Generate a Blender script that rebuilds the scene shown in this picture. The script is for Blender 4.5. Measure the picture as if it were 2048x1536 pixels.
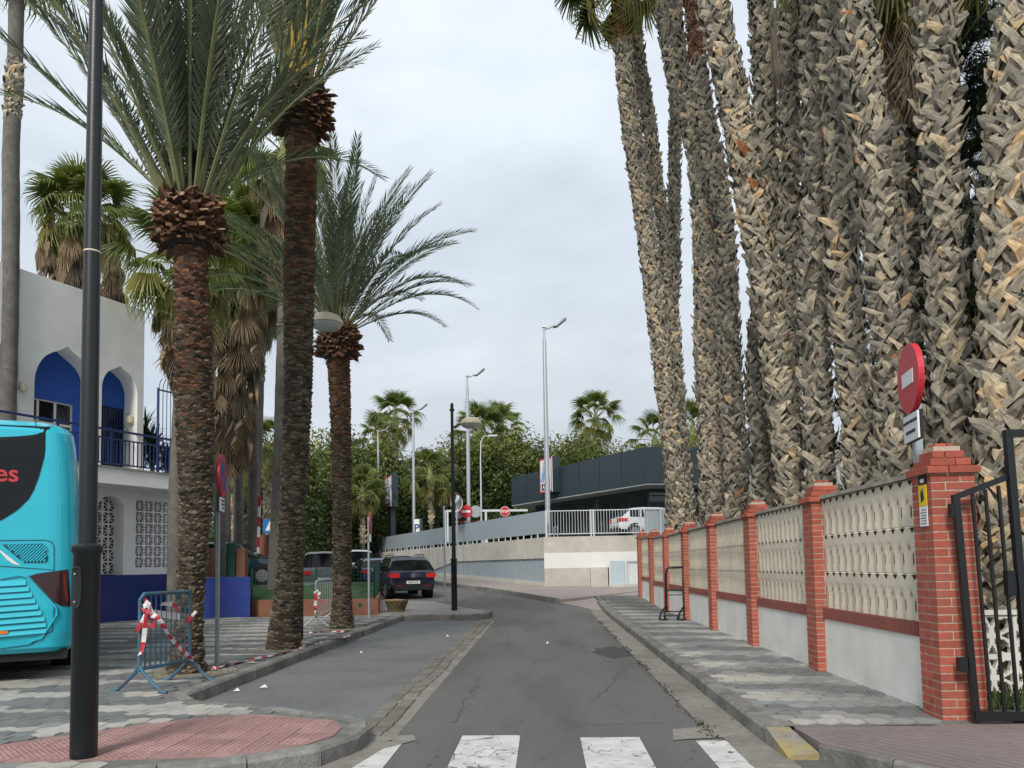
import bpy, math, random
import numpy as np
from mathutils import Vector, Matrix, Euler
random.seed(7)
for o in list(bpy.data.objects): bpy.data.objects.remove(o)
S = bpy.context.scene
COL = S.collection
R = math.radians
PI = math.pi
# ------------------------------------------------------------------ camera
FPX = 1538.0; IW, IH = 2048, 1536; CAMZ = 1.45
YAW, PITCH, ROLL = R(2.35), R(3.6), R(-1.0)
_f = Vector((-math.sin(YAW)*math.cos(PITCH), math.cos(YAW)*math.cos(PITCH), math.sin(PITCH)))
_r = Vector((math.cos(YAW), math.sin(YAW), 0)); _u = _r.cross(_f)
CR = math.cos(ROLL)*_r + math.sin(ROLL)*_u
CU = -math.sin(ROLL)*_r + math.cos(ROLL)*_u
CF = _f
SHPX = 1130-(IH/2-FPX*CU.y/CF.y)
cam = bpy.data.objects.new('camera', bpy.data.cameras.new('camera'))
COL.objects.link(cam); S.camera = cam
cam.data.sensor_width = 36; cam.data.lens = FPX/IW*36
cam.data.shift_y = SHPX/IW
cam.data.clip_start = 0.05; cam.data.clip_end = 9000
M = Matrix((CR, CU, -CF)).transposed().to_4x4(); M.translation = (0, 0, CAMZ)
cam.matrix_world = M
S.render.resolution_x, S.render.resolution_y = 1024, 768
# ------------------------------------------------------------------ sky + sun (bright overcast)
SUN_EL, SUN_AZ = R(40), R(193)     # azimuth measured clockwise from +Y: behind the camera, a little to its left
w = bpy.data.worlds.new('World'); S.world = w; w.use_nodes = True
nt = w.node_tree; nt.nodes.clear()
def N(t, kind, **kw):
    n = t.nodes.new(kind)
    for k, v in kw.items():
        if k in n.inputs.keys(): n.inputs[k].default_value = v
        else: setattr(n, k, v)
    return n
out = N(nt, 'ShaderNodeOutputWorld'); bg = N(nt, 'ShaderNodeBackground'); bg.inputs['Strength'].default_value = 0.1
sky = N(nt, 'ShaderNodeTexSky', sky_type='NISHITA', sun_disc=False, sun_elevation=SUN_EL, sun_rotation=SUN_AZ)
tc = N(nt, 'ShaderNodeTexCoord')
mp = N(nt, 'ShaderNodeMapping'); mp.inputs['Scale'].default_value = (1, 1, 2.6)
no = N(nt, 'ShaderNodeTexNoise'); no.inputs['Scale'].default_value = 2.1; no.inputs['Detail'].default_value = 6; no.inputs['Roughness'].default_value = 0.55
cr = N(nt, 'ShaderNodeValToRGB')
cr.color_ramp.elements[0].position = 0.30; cr.color_ramp.elements[0].color = (3.3, 3.6, 3.9, 1)
cr.color_ramp.elements[1].position = 0.66; cr.color_ramp.elements[1].color = (4.7, 5.05, 5.4, 1)
no2 = N(nt, 'ShaderNodeTexNoise'); no2.inputs['Scale'].default_value = 1.3; no2.inputs['Detail'].default_value = 4
cr2 = N(nt, 'ShaderNodeValToRGB')
cr2.color_ramp.elements[0].position = 0.30; cr2.color_ramp.elements[0].color = (.78, .78, .78, 1)
cr2.color_ramp.elements[1].position = 0.62; cr2.color_ramp.elements[1].color = (.97, .97, .97, 1)
sx = N(nt, 'ShaderNodeSeparateXYZ')
el = N(nt, 'ShaderNodeValToRGB')      # an overcast sky is dimmer towards the horizon
el.color_ramp.elements[0].position = 0.0; el.color_ramp.elements[0].color = (.66, .665, .68, 1)
el.color_ramp.elements[1].position = 0.55; el.color_ramp.elements[1].color = (1.06, 1.06, 1.06, 1)
mul = N(nt, 'ShaderNodeMixRGB', blend_type='MULTIPLY'); mul.inputs[0].default_value = 1
mx = N(nt, 'ShaderNodeMixRGB')
L = nt.links.new
L(tc.outputs['Generated'], mp.inputs[0]); L(mp.outputs[0], no.inputs['Vector']); L(mp.outputs[0], no2.inputs['Vector'])
L(no.outputs[0], cr.inputs[0]); L(no2.outputs[0], cr2.inputs[0])
L(tc.outputs['Generated'], sx.inputs[0]); L(sx.outputs['Z'], el.inputs[0])
L(cr.outputs[0], mul.inputs[1]); L(el.outputs[0], mul.inputs[2])
L(cr2.outputs[0], mx.inputs[0]); L(sky.outputs[0], mx.inputs[1]); L(mul.outputs[0], mx.inputs[2])
L(mx.outputs[0], bg.inputs[0]); L(bg.outputs[0], out.inputs[0])
sl = bpy.data.lights.new('sun', 'SUN'); sl.energy = 1.5; sl.angle = R(14); sl.color = (1, .95, .87)
sun = bpy.data.objects.new('sun', sl); COL.objects.link(sun)
sd = Vector((math.sin(SUN_AZ)*math.cos(SUN_EL), math.cos(SUN_AZ)*math.cos(SUN_EL), math.sin(SUN_EL)))
sun.rotation_euler = sd.to_track_quat('Z', 'Y').to_euler()
S.view_settings.view_transform = 'Standard'; S.view_settings.look = 'None'
S.view_settings.exposure = 1.0; S.view_settings.gamma = 1
# ------------------------------------------------------------------ pixel -> place helpers
def ray(px, py):
    x = (px-IW/2)/FPX; y = -(py-SHPX-IH/2)/FPX
    return CF + x*CR + y*CU
C0 = Vector((0, 0, CAMZ))
def gp(px, py, z=0.0):
    d = ray(px, py); return C0 + d*((z-CAMZ)/d.z)
def at(px, py, Y):
    d = ray(px, py); return C0 + d*(Y/d.y)
def gz(y):                                   # the street climbs gently beyond the bay
    if y < 20.5: return 0.0
    if y < 22.5: return 0.03*(y-20.5)**2/4
    return 0.03*(min(y, 60)-21.5)
def gt(px, py, off=0.0):
    d = ray(px, py); lo, hi = 3.0, 3.0
    while hi < 120:
        hi = lo+.25; p = C0+d*(hi/d.y)
        if p.z <= gz(p.y)+off: break
        lo = hi
    for _ in range(30):
        mid = (lo+hi)/2; p = C0+d*(mid/d.y)
        if p.z <= gz(p.y)+off: hi = mid
        else: lo = mid
    return p
# ------------------------------------------------------------------ materials
MATS = {}
def mat(name, col, rough=.7, var=.15, scale=8, bump=0.0, bscale=60, metal=0.0, spec=.4, dark=None, dscale=1.2, damt=0.0,
        objrand=0.0, coord='Object', attr=None, alpha=1.0, trans=0.0, coat=0.0, detail=6, transl=0.0, stretch=None, streak=0.0):
    m = bpy.data.materials.new(name); m.use_nodes = True; t = m.node_tree
    b = t.nodes['Principled BSDF']; l = t.links.new
    b.inputs['Roughness'].default_value = rough; b.inputs['Metallic'].default_value = metal
    b.inputs['Specular IOR Level'].default_value = spec
    if coat: b.inputs['Coat Weight'].default_value = coat; b.inputs['Coat Roughness'].default_value = .05
    if trans: b.inputs['Transmission Weight'].default_value = trans
    tcn = N(t, 'ShaderNodeTexCoord')
    vec = tcn.outputs['Object']
    if coord == 'World':
        g = N(t, 'ShaderNodeNewGeometry'); vec = g.outputs['Position']
    if attr:
        a = N(t, 'ShaderNodeAttribute', attribute_name='var')
        rp = N(t, 'ShaderNodeValToRGB')
        while len(rp.color_ramp.elements) < len(attr): rp.color_ramp.elements.new(.5)
        for e, (p, c) in zip(rp.color_ramp.elements, attr): e.position = p; e.color = (*c, 1)
        l(a.outputs['Fac'], rp.inputs[0]); base = rp.outputs[0]
    else:
        rgb = N(t, 'ShaderNodeRGB'); rgb.outputs[0].default_value = (*col, 1); base = rgb.outputs[0]
    n1 = N(t, 'ShaderNodeTexNoise'); n1.inputs['Scale'].default_value = scale; n1.inputs['Detail'].default_value = detail
    l(vec, n1.inputs['Vector'])
    mr = N(t, 'ShaderNodeMapRange'); mr.inputs[1].default_value = .25; mr.inputs[2].default_value = .75
    mr.inputs[3].default_value = 1-var; mr.inputs[4].default_value = 1+var
    l(n1.outputs[0], mr.inputs[0])
    mu = N(t, 'ShaderNodeMixRGB', blend_type='MULTIPLY'); mu.inputs[0].default_value = 1
    l(base, mu.inputs[1]); l(mr.outputs[0], mu.inputs[2]); cur = mu.outputs[0]
    if streak:
        ua = N(t, 'ShaderNodeAttribute', attribute_name='buv'); um = N(t, 'ShaderNodeMapping'); um.inputs['Scale'].default_value = (9, .9, 1); l(ua.outputs['Vector'], um.inputs[0])
        us = N(t, 'ShaderNodeTexNoise'); us.inputs['Scale'].default_value = 1.6; us.inputs['Detail'].default_value = 5; us.inputs['Roughness'].default_value = .65; l(um.outputs[0], us.inputs['Vector'])
        ur = N(t, 'ShaderNodeMapRange'); ur.inputs[1].default_value = .3; ur.inputs[2].default_value = .7; ur.inputs[3].default_value = 1-streak; ur.inputs[4].default_value = 1+streak*1.25; l(us.outputs[0], ur.inputs[0])
        ux = N(t, 'ShaderNodeMixRGB', blend_type='MULTIPLY'); ux.inputs[0].default_value = 1; l(cur, ux.inputs[1]); l(ur.outputs[0], ux.inputs[2]); cur = ux.outputs[0]
        ub = N(t, 'ShaderNodeBump'); ub.inputs['Strength'].default_value = .9; ub.inputs['Distance'].default_value = .02; l(us.outputs[0], ub.inputs['Height']); l(ub.outputs[0], b.inputs['Normal'])
    if dark is not None:
        n2 = N(t, 'ShaderNodeTexNoise'); n2.inputs['Scale'].default_value = dscale; n2.inputs['Detail'].default_value = 7; n2.inputs['Roughness'].default_value = .62
        if stretch:
            ms = N(t, 'ShaderNodeMapping'); ms.inputs['Scale'].default_value = stretch; l(vec, ms.inputs[0]); l(ms.outputs[0], n2.inputs['Vector'])
        else: l(vec, n2.inputs['Vector'])
        r2 = N(t, 'ShaderNodeMapRange'); r2.inputs[1].default_value = .44; r2.inputs[2].default_value = .70; r2.inputs[3].default_value = 0; r2.inputs[4].default_value = damt
        l(n2.outputs[0], r2.inputs[0])
        m2 = N(t, 'ShaderNodeMixRGB'); l(r2.outputs[0], m2.inputs[0]); l(cur, m2.inputs[1]); m2.inputs[2].default_value = (*dark, 1); cur = m2.outputs[0]
    if objrand:
        oi = N(t, 'ShaderNodeObjectInfo')
        r3 = N(t, 'ShaderNodeMapRange'); r3.inputs[3].default_value = 1-objrand; r3.inputs[4].default_value = 1+objrand
        l(oi.outputs['Random'], r3.inputs[0])
        m3 = N(t, 'ShaderNodeMixRGB', blend_type='MULTIPLY'); m3.inputs[0].default_value = 1; l(cur, m3.inputs[1]); l(r3.outputs[0], m3.inputs[2]); cur = m3.outputs[0]
    l(cur, b.inputs['Base Color'])
    if transl:
        tr_ = N(t, 'ShaderNodeBsdfTranslucent'); ms_ = N(t, 'ShaderNodeMixShader'); ms_.inputs[0].default_value = transl
        tw_ = N(t, 'ShaderNodeMixRGB', blend_type='MULTIPLY'); tw_.inputs[0].default_value = 1; tw_.inputs[2].default_value = (1.25, 1.3, .7, 1); l(cur, tw_.inputs[1]); l(tw_.outputs[0], tr_.inputs[0])
        l(b.outputs[0], ms_.inputs[1]); l(tr_.outputs[0], ms_.inputs[2]); l(ms_.outputs[0], t.nodes['Material Output'].inputs[0])
    if bump:
        n4 = N(t, 'ShaderNodeTexNoise'); n4.inputs['Scale'].default_value = bscale; n4.inputs['Detail'].default_value = 5
        l(vec, n4.inputs['Vector'])
        bp = N(t, 'ShaderNodeBump'); bp.inputs['Strength'].default_value = bump; bp.inputs['Distance'].default_value = .02
        l(n4.outputs[0], bp.inputs['Height']); l(bp.outputs[0], b.inputs['Normal'])
    MATS[name] = m
    return m
m = mat
ASPH = m('asphalt', (.155, .151, .146), .92, .32, 75, .9, 110, dark=(.083, .085, .084), dscale=.9, damt=.8, coord='World', spec=.25, stretch=(1, .22, 1))
BAY = m('bay_surface', (.172, .178, .176), .92, .24, 60, .6, 110, dark=(.115, .117, .113), dscale=.8, damt=.6, coord='World', spec=.25)
GROUND = m('ground', (.16, .15, .13), .95, .25, 2, .3, 20, coord='World')
SLAB = m('pavement_base', (.15, .15, .14), .95, .2, 10, .3, 60, coord='World')
TILE_D = m('tile_grey', (.155, .162, .160), .85, .16, 9, .2, 70, objrand=.12, dark=(.085, .085, .078), dscale=.7, damt=.6, coord='World')
TILE_L = m('tile_cream', (.385, .37, .335), .85, .14, 9, .2, 70, objrand=.10, dark=(.17, .165, .15), dscale=.7, damt=.75, coord='World')
TILE_M = m('tile_pale_grey', (.245, .252, .24), .85, .14, 9, .2, 70, objrand=.10, dark=(.13, .13, .12), dscale=.7, damt=.65, coord='World')
TILE_R = m('tile_red', (.315, .185, .172), .85, .18, 12, .2, 90, objrand=.12, dark=(.17, .11, .10), dscale=1.0, damt=.6, coord='World')
PINK = m('pink_paving', (.215, .165, .160), .9, .16, 12, .3, 90, dark=(.145, .135, .13), dscale=.6, damt=.8, coord='World')
KERB = m('kerb_stone', (.205, .20, .185), .9, .25, 14, .6, 45, dark=(.085, .083, .072), dscale=2.6, damt=.9, objrand=.12, coord='World')
KERBY = m('kerb_yellow', (.215, .205, .18), .85, .25, 14, .5, 50, dark=(.36, .27, .06), dscale=3.2, damt=.85, coord='World')
GUTTER = m('gutter_concrete', (.225, .215, .19), .95, .2, 12, .4, 70, dark=(.12, .115, .095), dscale=1.6, damt=.8, coord='World')
SETT = m('sett_stone', (.17, .16, .135), .95, .2, 14, .4, 70, dark=(.11, .105, .09), dscale=2.5, damt=.7, objrand=.2, coord='World')
def paint_mat(name, col, under, thr, sc):
    mm = bpy.data.materials.new(name); mm.use_nodes = True; t = mm.node_tree; l = t.links.new; b = t.nodes['Principled BSDF']
    g = N(t, 'ShaderNodeNewGeometry')
    mpn = N(t, 'ShaderNodeMapping'); mpn.inputs['Scale'].default_value = (.42, 1.0, 1); l(g.outputs['Position'], mpn.inputs[0])
    nn = N(t, 'ShaderNodeTexNoise'); nn.inputs['Scale'].default_value = 3; l(g.outputs['Position'], nn.inputs['Vector'])
    va = N(t, 'ShaderNodeMixRGB'); va.inputs[0].default_value = .34; l(mpn.outputs[0], va.inputs[1]); l(nn.outputs['Color'], va.inputs[2])
    vo = N(t, 'ShaderNodeTexVoronoi', feature='DISTANCE_TO_EDGE'); vo.inputs['Scale'].default_value = sc; l(va.outputs[0], vo.inputs['Vector'])
    n2 = N(t, 'ShaderNodeTexNoise'); n2.inputs['Scale'].default_value = 2.2; n2.inputs['Detail'].default_value = 3; l(g.outputs['Position'], n2.inputs['Vector'])
    th = N(t, 'ShaderNodeMapRange'); th.inputs[1].default_value = .42; th.inputs[2].default_value = .72; th.inputs[3].default_value = 0; th.inputs[4].default_value = .020; l(n2.outputs[0], th.inputs[0])
    lt = N(t, 'ShaderNodeMath', operation='LESS_THAN'); l(vo.outputs['Distance'], lt.inputs[0]); l(th.outputs[0], lt.inputs[1])
    n3 = N(t, 'ShaderNodeTexNoise'); n3.inputs['Scale'].default_value = 24; n3.inputs['Detail'].default_value = 5; n3.inputs['Roughness'].default_value = .7; l(mpn.outputs[0], n3.inputs['Vector'])
    gt_ = N(t, 'ShaderNodeMath', operation='GREATER_THAN'); gt_.inputs[1].default_value = thr; l(n3.outputs[0], gt_.inputs[0])
    mxm = N(t, 'ShaderNodeMath', operation='MAXIMUM'); l(lt.outputs[0], mxm.inputs[0]); l(gt_.outputs[0], mxm.inputs[1])
    n5 = N(t, 'ShaderNodeTexNoise'); n5.inputs['Scale'].default_value = 5; n5.inputs['Detail'].default_value = 6; l(g.outputs['Position'], n5.inputs['Vector'])
    mr = N(t, 'ShaderNodeMapRange'); mr.inputs[1].default_value = .3; mr.inputs[2].default_value = .7; mr.inputs[3].default_value = .78; mr.inputs[4].default_value = 1.05; l(n5.outputs[0], mr.inputs[0])
    cc = N(t, 'ShaderNodeMixRGB', blend_type='MULTIPLY'); cc.inputs[0].default_value = 1; cc.inputs[1].default_value = (*col, 1); l(mr.outputs[0], cc.inputs[2])
    mix = N(t, 'ShaderNodeMixRGB'); l(mxm.outputs[0], mix.inputs[0]); l(cc.outputs[0], mix.inputs[1]); mix.inputs[2].default_value = (*under, 1)
    l(mix.outputs[0], b.inputs['Base Color']); b.inputs['Roughness'].default_value = .8
    return mm
ZEBRA = paint_mat('road_paint', (.56, .56, .54), (.12, .12, .12), .615, 3.4)
BRICK = m('brick_red', (.36, .088, .058), .85, .16, 20, .25, 90, objrand=.16, dark=(.27, .12, .085), dscale=2.2, damt=.5, coord='World')
BRICKB = m('brick_band', (.27, .085, .065), .85, .2, 20, .25, 90, dark=(.15, .07, .06), dscale=3, damt=.5, coord='World')
MORTAR = m('mortar', (.43, .36, .28), .95, .25, 30, .3, 90, coord='World')
PANEL = m('precast_panel', (.68, .605, .48), .9, .08, 8, .15, 90, dark=(.38, .33, .25), dscale=1.1, damt=.45, coord='World')
COPING = m('coping', (.37, .34, .28), .95, .2, 10, .3, 70, dark=(.17, .15, .12), dscale=3, damt=.7, coord='World')
WHITEP = m('white_render', (.80, .785, .74), .85, .06, 3, .12, 50, dark=(.50, .48, .42), dscale=.9, damt=.5, coord='World')
BLDW = m('building_white', (.84, .825, .79), .85, .05, 2, .1, 50, dark=(.50, .49, .455), dscale=.45, damt=.45, coord='World')
BLDB = m('building_blue', (.018, .085, .39), .7, .1, 4, .1, 50, coord='World')
NAVY = m('shaded_blue', (.016, .028, .155), .7, .15, 4, .1, 50, dark=(.03, .04, .12), dscale=2, damt=.5, coord='World')  # wall blue darkened: shade under the balcony slab put into the colour
DBLUE = m('blue_steel', (.011, .03, .125), .5, .1, 6)
FRAMEW = m('window_frame_white', (.66, .66, .65), .5, .04, 6)
GLASS = m('dark_glass', (.008, .010, .011), .05, .2, 2, spec=.32)
GLASSG = m('store_glass', (.03, .045, .045), .05, .3, .6, spec=.7)
BLACKM = m('black_metal', (.007, .010, .011), .38, .15, 9, .05, 60, spec=.5)
BLACKP = m('black_plastic', (.012, .012, .013), .6, .1, 9)
GALV = m('galvanised', (.52, .55, .56), .42, .10, 12, metal=.75, spec=.5)
GALVD = m('dull_galvanised', (.33, .37, .38), .55, .12, 12, metal=.35)
PANELG = m('grey_sheet', (.36, .42, .46), .5, .05, 5, metal=.25, coord='World')
RAILW = m('pale_grey_paint', (.55, .59, .60), .5, .05, 8)
BUST = m('bus_turquoise', (.015, .46, .585), .28, .03, 2, coat=.6, spec=.5)
BUSD = m('bus_dark', (.010, .07, .12), .5, .05, 4)
LTRED = m('tail_light_dark', (.030, .004, .006), .15, .1, 4, spec=.6, coat=.5)
RED = m('sign_red', (.50, .022, .035), .45, .05, 6)
REDL = m('lamp_red', (.55, .02, .025), .15, .1, 8, coat=.6)
WHITES = m('sign_white', (.74, .74, .73), .45, .04, 8)
BLUES = m('sign_blue', (.03, .07, .26), .45, .08, 8)
YELL = m('sticker_yellow', (.75, .50, .02), .5, .05, 8)
ORNG = m('orange_plastic', (.75, .19, .02), .35, .05, 8)
BLKTXT = m('black_lettering', (.03, .03, .03), .6, .05, 8)
BEIGE = m('lamp_beige', (.62, .55, .40), .45, .06, 6)
DIFF = m('lamp_diffuser', (.48, .48, .45), .3, .06, 6)
BARB = m('barrier_blue', (.038, .125, .195), .55, .3, 10, dark=(.11, .075, .05), dscale=6, damt=.85)
TAPER = m('tape_red', (.50, .03, .045), .4, .12, 12)
TAPEW = m('tape_white', (.66, .62, .61), .4, .08, 12)
TERRA = m('terracotta_render', (.205, .090, .055), .9, .14, 5, .2, 50, dark=(.22, .11, .075), dscale=1.6, damt=.5, coord='World')
LAWN = m('lawn', (.025, .060, .018), .95, .4, 14, .5, 60, coord='World')
GREENM = m('green_wire', (.012, .065, .04), .5, .1, 10)
CONC = m('concrete', (.50, .475, .42), .92, .10, 3, .2, 40, dark=(.34, .32, .28), dscale=.7, damt=.6, coord='World')
CONCW = m('white_concrete', (.70, .70, .68), .9, .04, 3, .1, 40, coord='World')
PALEB = m('pale_blue_gate', (.42, .50, .54), .55, .06, 6)
STORE = m('store_cladding', (.026, .042, .052), .45, .05, 1.2, coord='World', spec=.5)
SOFF = m('store_soffit', (.35, .36, .35), .6, .05, 2)
STUMP = m('stump_bark', (.13, .095, .05), .95, .4, 9, .9, 22, dark=(.055, .05, .03), dscale=5, damt=.8)
STUMPT = m('stump_top', (.34, .19, .09), .9, .3, 14, .5, 40)
DIRT = m('dirt', (.23, .20, .15), .95, .3, 12, .6, 40, coord='World')
PAPER = m('paper', (.75, .75, .74), .7, .05, 10)
HILL = m('limestone_hill', (.15, .17, .165), 1, .2, .004, coord='World')
# vegetation
BOOT = m('leaf_base_dry', (.3, .27, .2), .9, .25, 14, 0, 50, streak=.62, attr=[(0, (.105, .094, .076)), (.3, (.225, .203, .163)), (.6, (.335, .295, .225)), (.85, (.50, .415, .285)), (.97, (.54, .37, .20)), (1, (.33, .13, .05))], coord='World')
BOOTK = m('palm_core', (.11, .095, .07), .95, .3, 12, .6, 30, coord='World')
BOOTR = m('leaf_base_rust', (.2, .1, .06), .9, .3, 18, 0, 50, streak=.5, attr=[(0, (.07, .035, .02)), (.5, (.19, .088, .05)), (1, (.30, .17, .10))], coord='World')
SCAR = m('leaf_scar', (.1, .08, .05), .95, .35, 22, .6, 60, attr=[(0, (.045, .034, .024)), (.22, (.105, .082, .055)), (.42, (.195, .158, .11)), (.50, (.06, .032, .020)), (.75, (.14, .068, .038)), (1, (.235, .125, .072))], coord='World')
SCARK = m('trunk_fibre', (.045, .033, .024), .98, .3, 18, .7, 40, coord='World')
STUB = m('petiole_stub', (.3, .15, .07), .9, .25, 14, .5, 50, attr=[(0, (.045, .024, .015)), (.45, (.10, .05, .028)), (.8, (.21, .11, .058)), (1, (.36, .225, .12))])
TRUNKG = m('ringed_palm_trunk', (.15, .138, .122), .95, .25, 8, .5, 30, dark=(.085, .078, .07), dscale=3, damt=.7, coord='World')
FROND = m('feather_frond', (.118, .150, .090), .5, .2, 3, objrand=.22, spec=.4, transl=.22)
RACH = m('frond_rachis', (.19, .20, .09), .6, .2, 5)
RACHY = m('frond_stalk_yellow', (.48, .33, .05), .6, .25, 5, objrand=.25)
FAN = m('fan_leaf', (.155, .195, .048), .45, .25, 3, objrand=.28, spec=.45, transl=.32)
FANY = m('fan_leaf_yellowing', (.29, .275, .085), .5, .25, 3, objrand=.25, transl=.32)
DRY = m('dead_leaf', (.26, .19, .115), .9, .3, 6, objrand=.28)
DRYG = m('dead_leaf_grey', (.155, .13, .10), .9, .3, 6, objrand=.28)
PETI = m('petiole', (.20, .22, .08), .55, .2, 5)
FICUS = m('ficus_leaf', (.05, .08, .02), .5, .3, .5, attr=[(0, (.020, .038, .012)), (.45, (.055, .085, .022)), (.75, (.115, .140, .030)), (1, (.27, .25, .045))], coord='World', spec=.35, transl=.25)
BARKD = m('tree_bark', (.09, .075, .06), .95, .3, 6, .6, 20)
NEEDLE = m('conifer_needle', (.016, .032, .012), .7, .35, 3, objrand=.2)
YUCCA = m('yucca_leaf', (.03, .06, .022), .5, .3, 4)
WEED = m('weed', (.06, .10, .025), .8, .3, 10)
# ------------------------------------------------------------------ mesh builder
class MB:
    def __init__(s): s.v = []; s.f = []; s.mi = []; s.a = []; s.uv = []
    def add(s, vs, fs, mi=0, a=0.0):
        o = len(s.v); s.v.extend([tuple(p) for p in vs])
        for f in fs: s.f.append(tuple(i+o for i in f)); s.mi.append(mi); s.a.append(a)
        return s
    def poly(s, vs, mi=0, a=0.0): return s.add(vs, [tuple(range(len(vs)))], mi, a)
    def box(s, x0, x1, y0, y1, z0, z1, mi=0, a=0.0):
        return s.add([(x0,y0,z0),(x1,y0,z0),(x1,y1,z0),(x0,y1,z0),(x0,y0,z1),(x1,y0,z1),(x1,y1,z1),(x0,y1,z1)],
                     [(0,3,2,1),(4,5,6,7),(0,1,5,4),(1,2,6,5),(2,3,7,6),(3,0,4,7)], mi, a)
    def obox(s, c, ax, ay, az, mi=0, a=0.0):
        c, ax, ay, az = Vector(c), Vector(ax), Vector(ay), Vector(az)
        vs = [c+i*ax+j*ay+k*az for k in (-1,1) for i, j in ((-1,-1),(1,-1),(1,1),(-1,1))]
        return s.add(vs, [(0,3,2,1),(4,5,6,7),(0,1,5,4),(1,2,6,5),(2,3,7,6),(3,0,4,7)], mi, a)
    def bar(s, p, q, wx, wz=None, mi=0):
        p, q = Vector(p), Vector(q); d = q-p
        up = Vector((0,0,1)) if abs(d.normalized().z) < .95 else Vector((0,1,0))
        x = d.cross(up).normalized(); z = x.cross(d).normalized()
        return s.obox((p+q)/2, x*wx/2, d/2, z*(wz or wx)/2, mi)
    def tube(s, path, rad, n=8, mi=0, cap=True, a=0.0):
        path = [Vector(p) for p in path]; k = len(path)
        rad = [rad]*k if not hasattr(rad, '__len__') else rad
        o = len(s.v); nx = None
        for i, p in enumerate(path):
            t = (path[min(i+1, k-1)]-path[max(i-1, 0)]).normalized()
            if nx is None:
                nx = t.orthogonal().normalized() if abs(t.z) < .9 else (Vector((1,0,0))-t*t.x).normalized()
            else: nx = (nx-t*nx.dot(t)).normalized()
            ny = t.cross(nx)
            for j in range(n):
                g = 2*PI*j/n; s.v.append(tuple(p+(nx*math.cos(g)+ny*math.sin(g))*rad[i]))
        for i in range(k-1):
            for j in range(n):
                j2 = (j+1) % n; s.f.append((o+i*n+j, o+i*n+j2, o+(i+1)*n+j2, o+(i+1)*n+j)); s.mi.append(mi); s.a.append(a)
        if cap:
            s.f.append(tuple(o+j for j in range(n))[::-1]); s.f.append(tuple(o+(k-1)*n+j for j in range(n))); s.mi += [mi]*2; s.a += [a]*2
        return s
    def lathe(s, prof, n=16, c=(0,0,0), mi=0):
        return s.tube([(c[0], c[1], c[2]+z) for r, z in prof], [max(r, 1e-4) for r, z in prof], n, mi)
    def disc(s, c, nrm, r, th, n=28, mi=0):
        nrm = Vector(nrm).normalized(); c = Vector(c)
        return s.tube([c-nrm*th/2, c+nrm*th/2], r, n, mi)
    def prism(s, pts, ext, mi=0):
        ext = Vector(ext); a = [Vector(p) for p in pts]; n = len(a)
        vs = a+[p+ext for p in a]
        return s.add(vs, [tuple(range(n))[::-1], tuple(range(n, 2*n))]+[(i, (i+1) % n, n+(i+1) % n, n+i) for i in range(n)], mi)
    def mesh(s, name, mats, smooth=False, org=None):
        me = bpy.data.meshes.new(name)
        v = s.v
        if org is not None: v = [(p[0]-org[0], p[1]-org[1], p[2]-org[2]) for p in v]
        me.from_pydata(v, [], s.f)
        for mm in (mats if isinstance(mats, (list, tuple)) else [mats]): me.materials.append(mm)
        if any(s.mi): me.polygons.foreach_set('material_index', s.mi)
        if any(s.a):
            at_ = me.attributes.new('var', 'FLOAT', 'FACE'); at_.data.foreach_set('value', s.a)
        if s.uv and len(s.uv) == len(s.v)*3:
            ua = me.attributes.new('buv', 'FLOAT_VECTOR', 'POINT'); ua.data.foreach_set('vector', s.uv)
        if smooth:
            me.polygons.foreach_set('use_smooth', [True]*len(s.f)); me.set_sharp_from_angle(angle=R(40))
        return me
    def build(s, name, mats, parent=None, smooth=False, world=True, loc=None):
        org = wloc(parent) if (parent is not None and world) else None
        return link(name, s.mesh(name, mats, smooth, org), parent, loc)
def wloc(o):
    p = Vector((0,0,0))
    while o is not None: p = p+o.location; o = o.parent
    return p
def link(name, me, parent=None, loc=None, rot=None, scale=None):
    o = bpy.data.objects.new(name, me); COL.objects.link(o)
    if parent is not None: o.parent = parent
    if loc is not None: o.location = loc
    if rot is not None: o.rotation_euler = rot
    if scale is not None: o.scale = scale
    return o
def thing(name, label, cat, loc=(0,0,0), rz=0.0, group=None):
    o = link(name, None, None, loc, (0,0,rz)); o.empty_display_size = .2
    return tag(o, label, cat, group)
def tag(o, label, cat, group=None):
    o['label'] = label; o['category'] = cat
    if group: o['group'] = group
    return o
def struct(o): o['kind'] = 'structure'; return o
def stuff(o): o['kind'] = 'stuff'; return o
def text_mesh(body, size, extrude=.002, align='CENTER', bold=0.0):
    cu = bpy.data.curves.new('lettering', 'FONT'); cu.body = body; cu.size = size; cu.extrude = extrude; cu.align_x = align; cu.align_y = 'CENTER'; cu.offset = bold
    ob = bpy.data.objects.new('lettering_source', cu); COL.objects.link(ob)
    bpy.context.view_layer.update()
    me = bpy.data.meshes.new_from_object(ob.evaluated_get(bpy.context.evaluated_depsgraph_get()))
    bpy.data.objects.remove(ob); return me
def text(body, size, mt, parent, origin, xdir, nrm, name='lettering', extrude=.002, align='CENTER', bold=0.0):
    """flat lettering: origin/xdir/nrm in the parent's space"""
    me = text_mesh(body, size, extrude, align, bold); me.materials.clear(); me.materials.append(mt)
    x = Vector(xdir).normalized(); n = Vector(nrm).normalized(); y = n.cross(x)
    mm = Matrix((x, y, n)).transposed().to_4x4(); mm.translation = Vector(origin)
    o = link(name, me, parent); o.matrix_local = mm
    return o
def inpoly(x, y, P):
    c = False; n = len(P)
    for i in range(n):
        x1, y1 = P[i][:2]; x2, y2 = P[i-1][:2]
        if (y1 > y) != (y2 > y) and x < (x2-x1)*(y-y1)/(y2-y1)+x1: c = not c
    return c
def rnd(a, b): return random.uniform(a, b)
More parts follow.
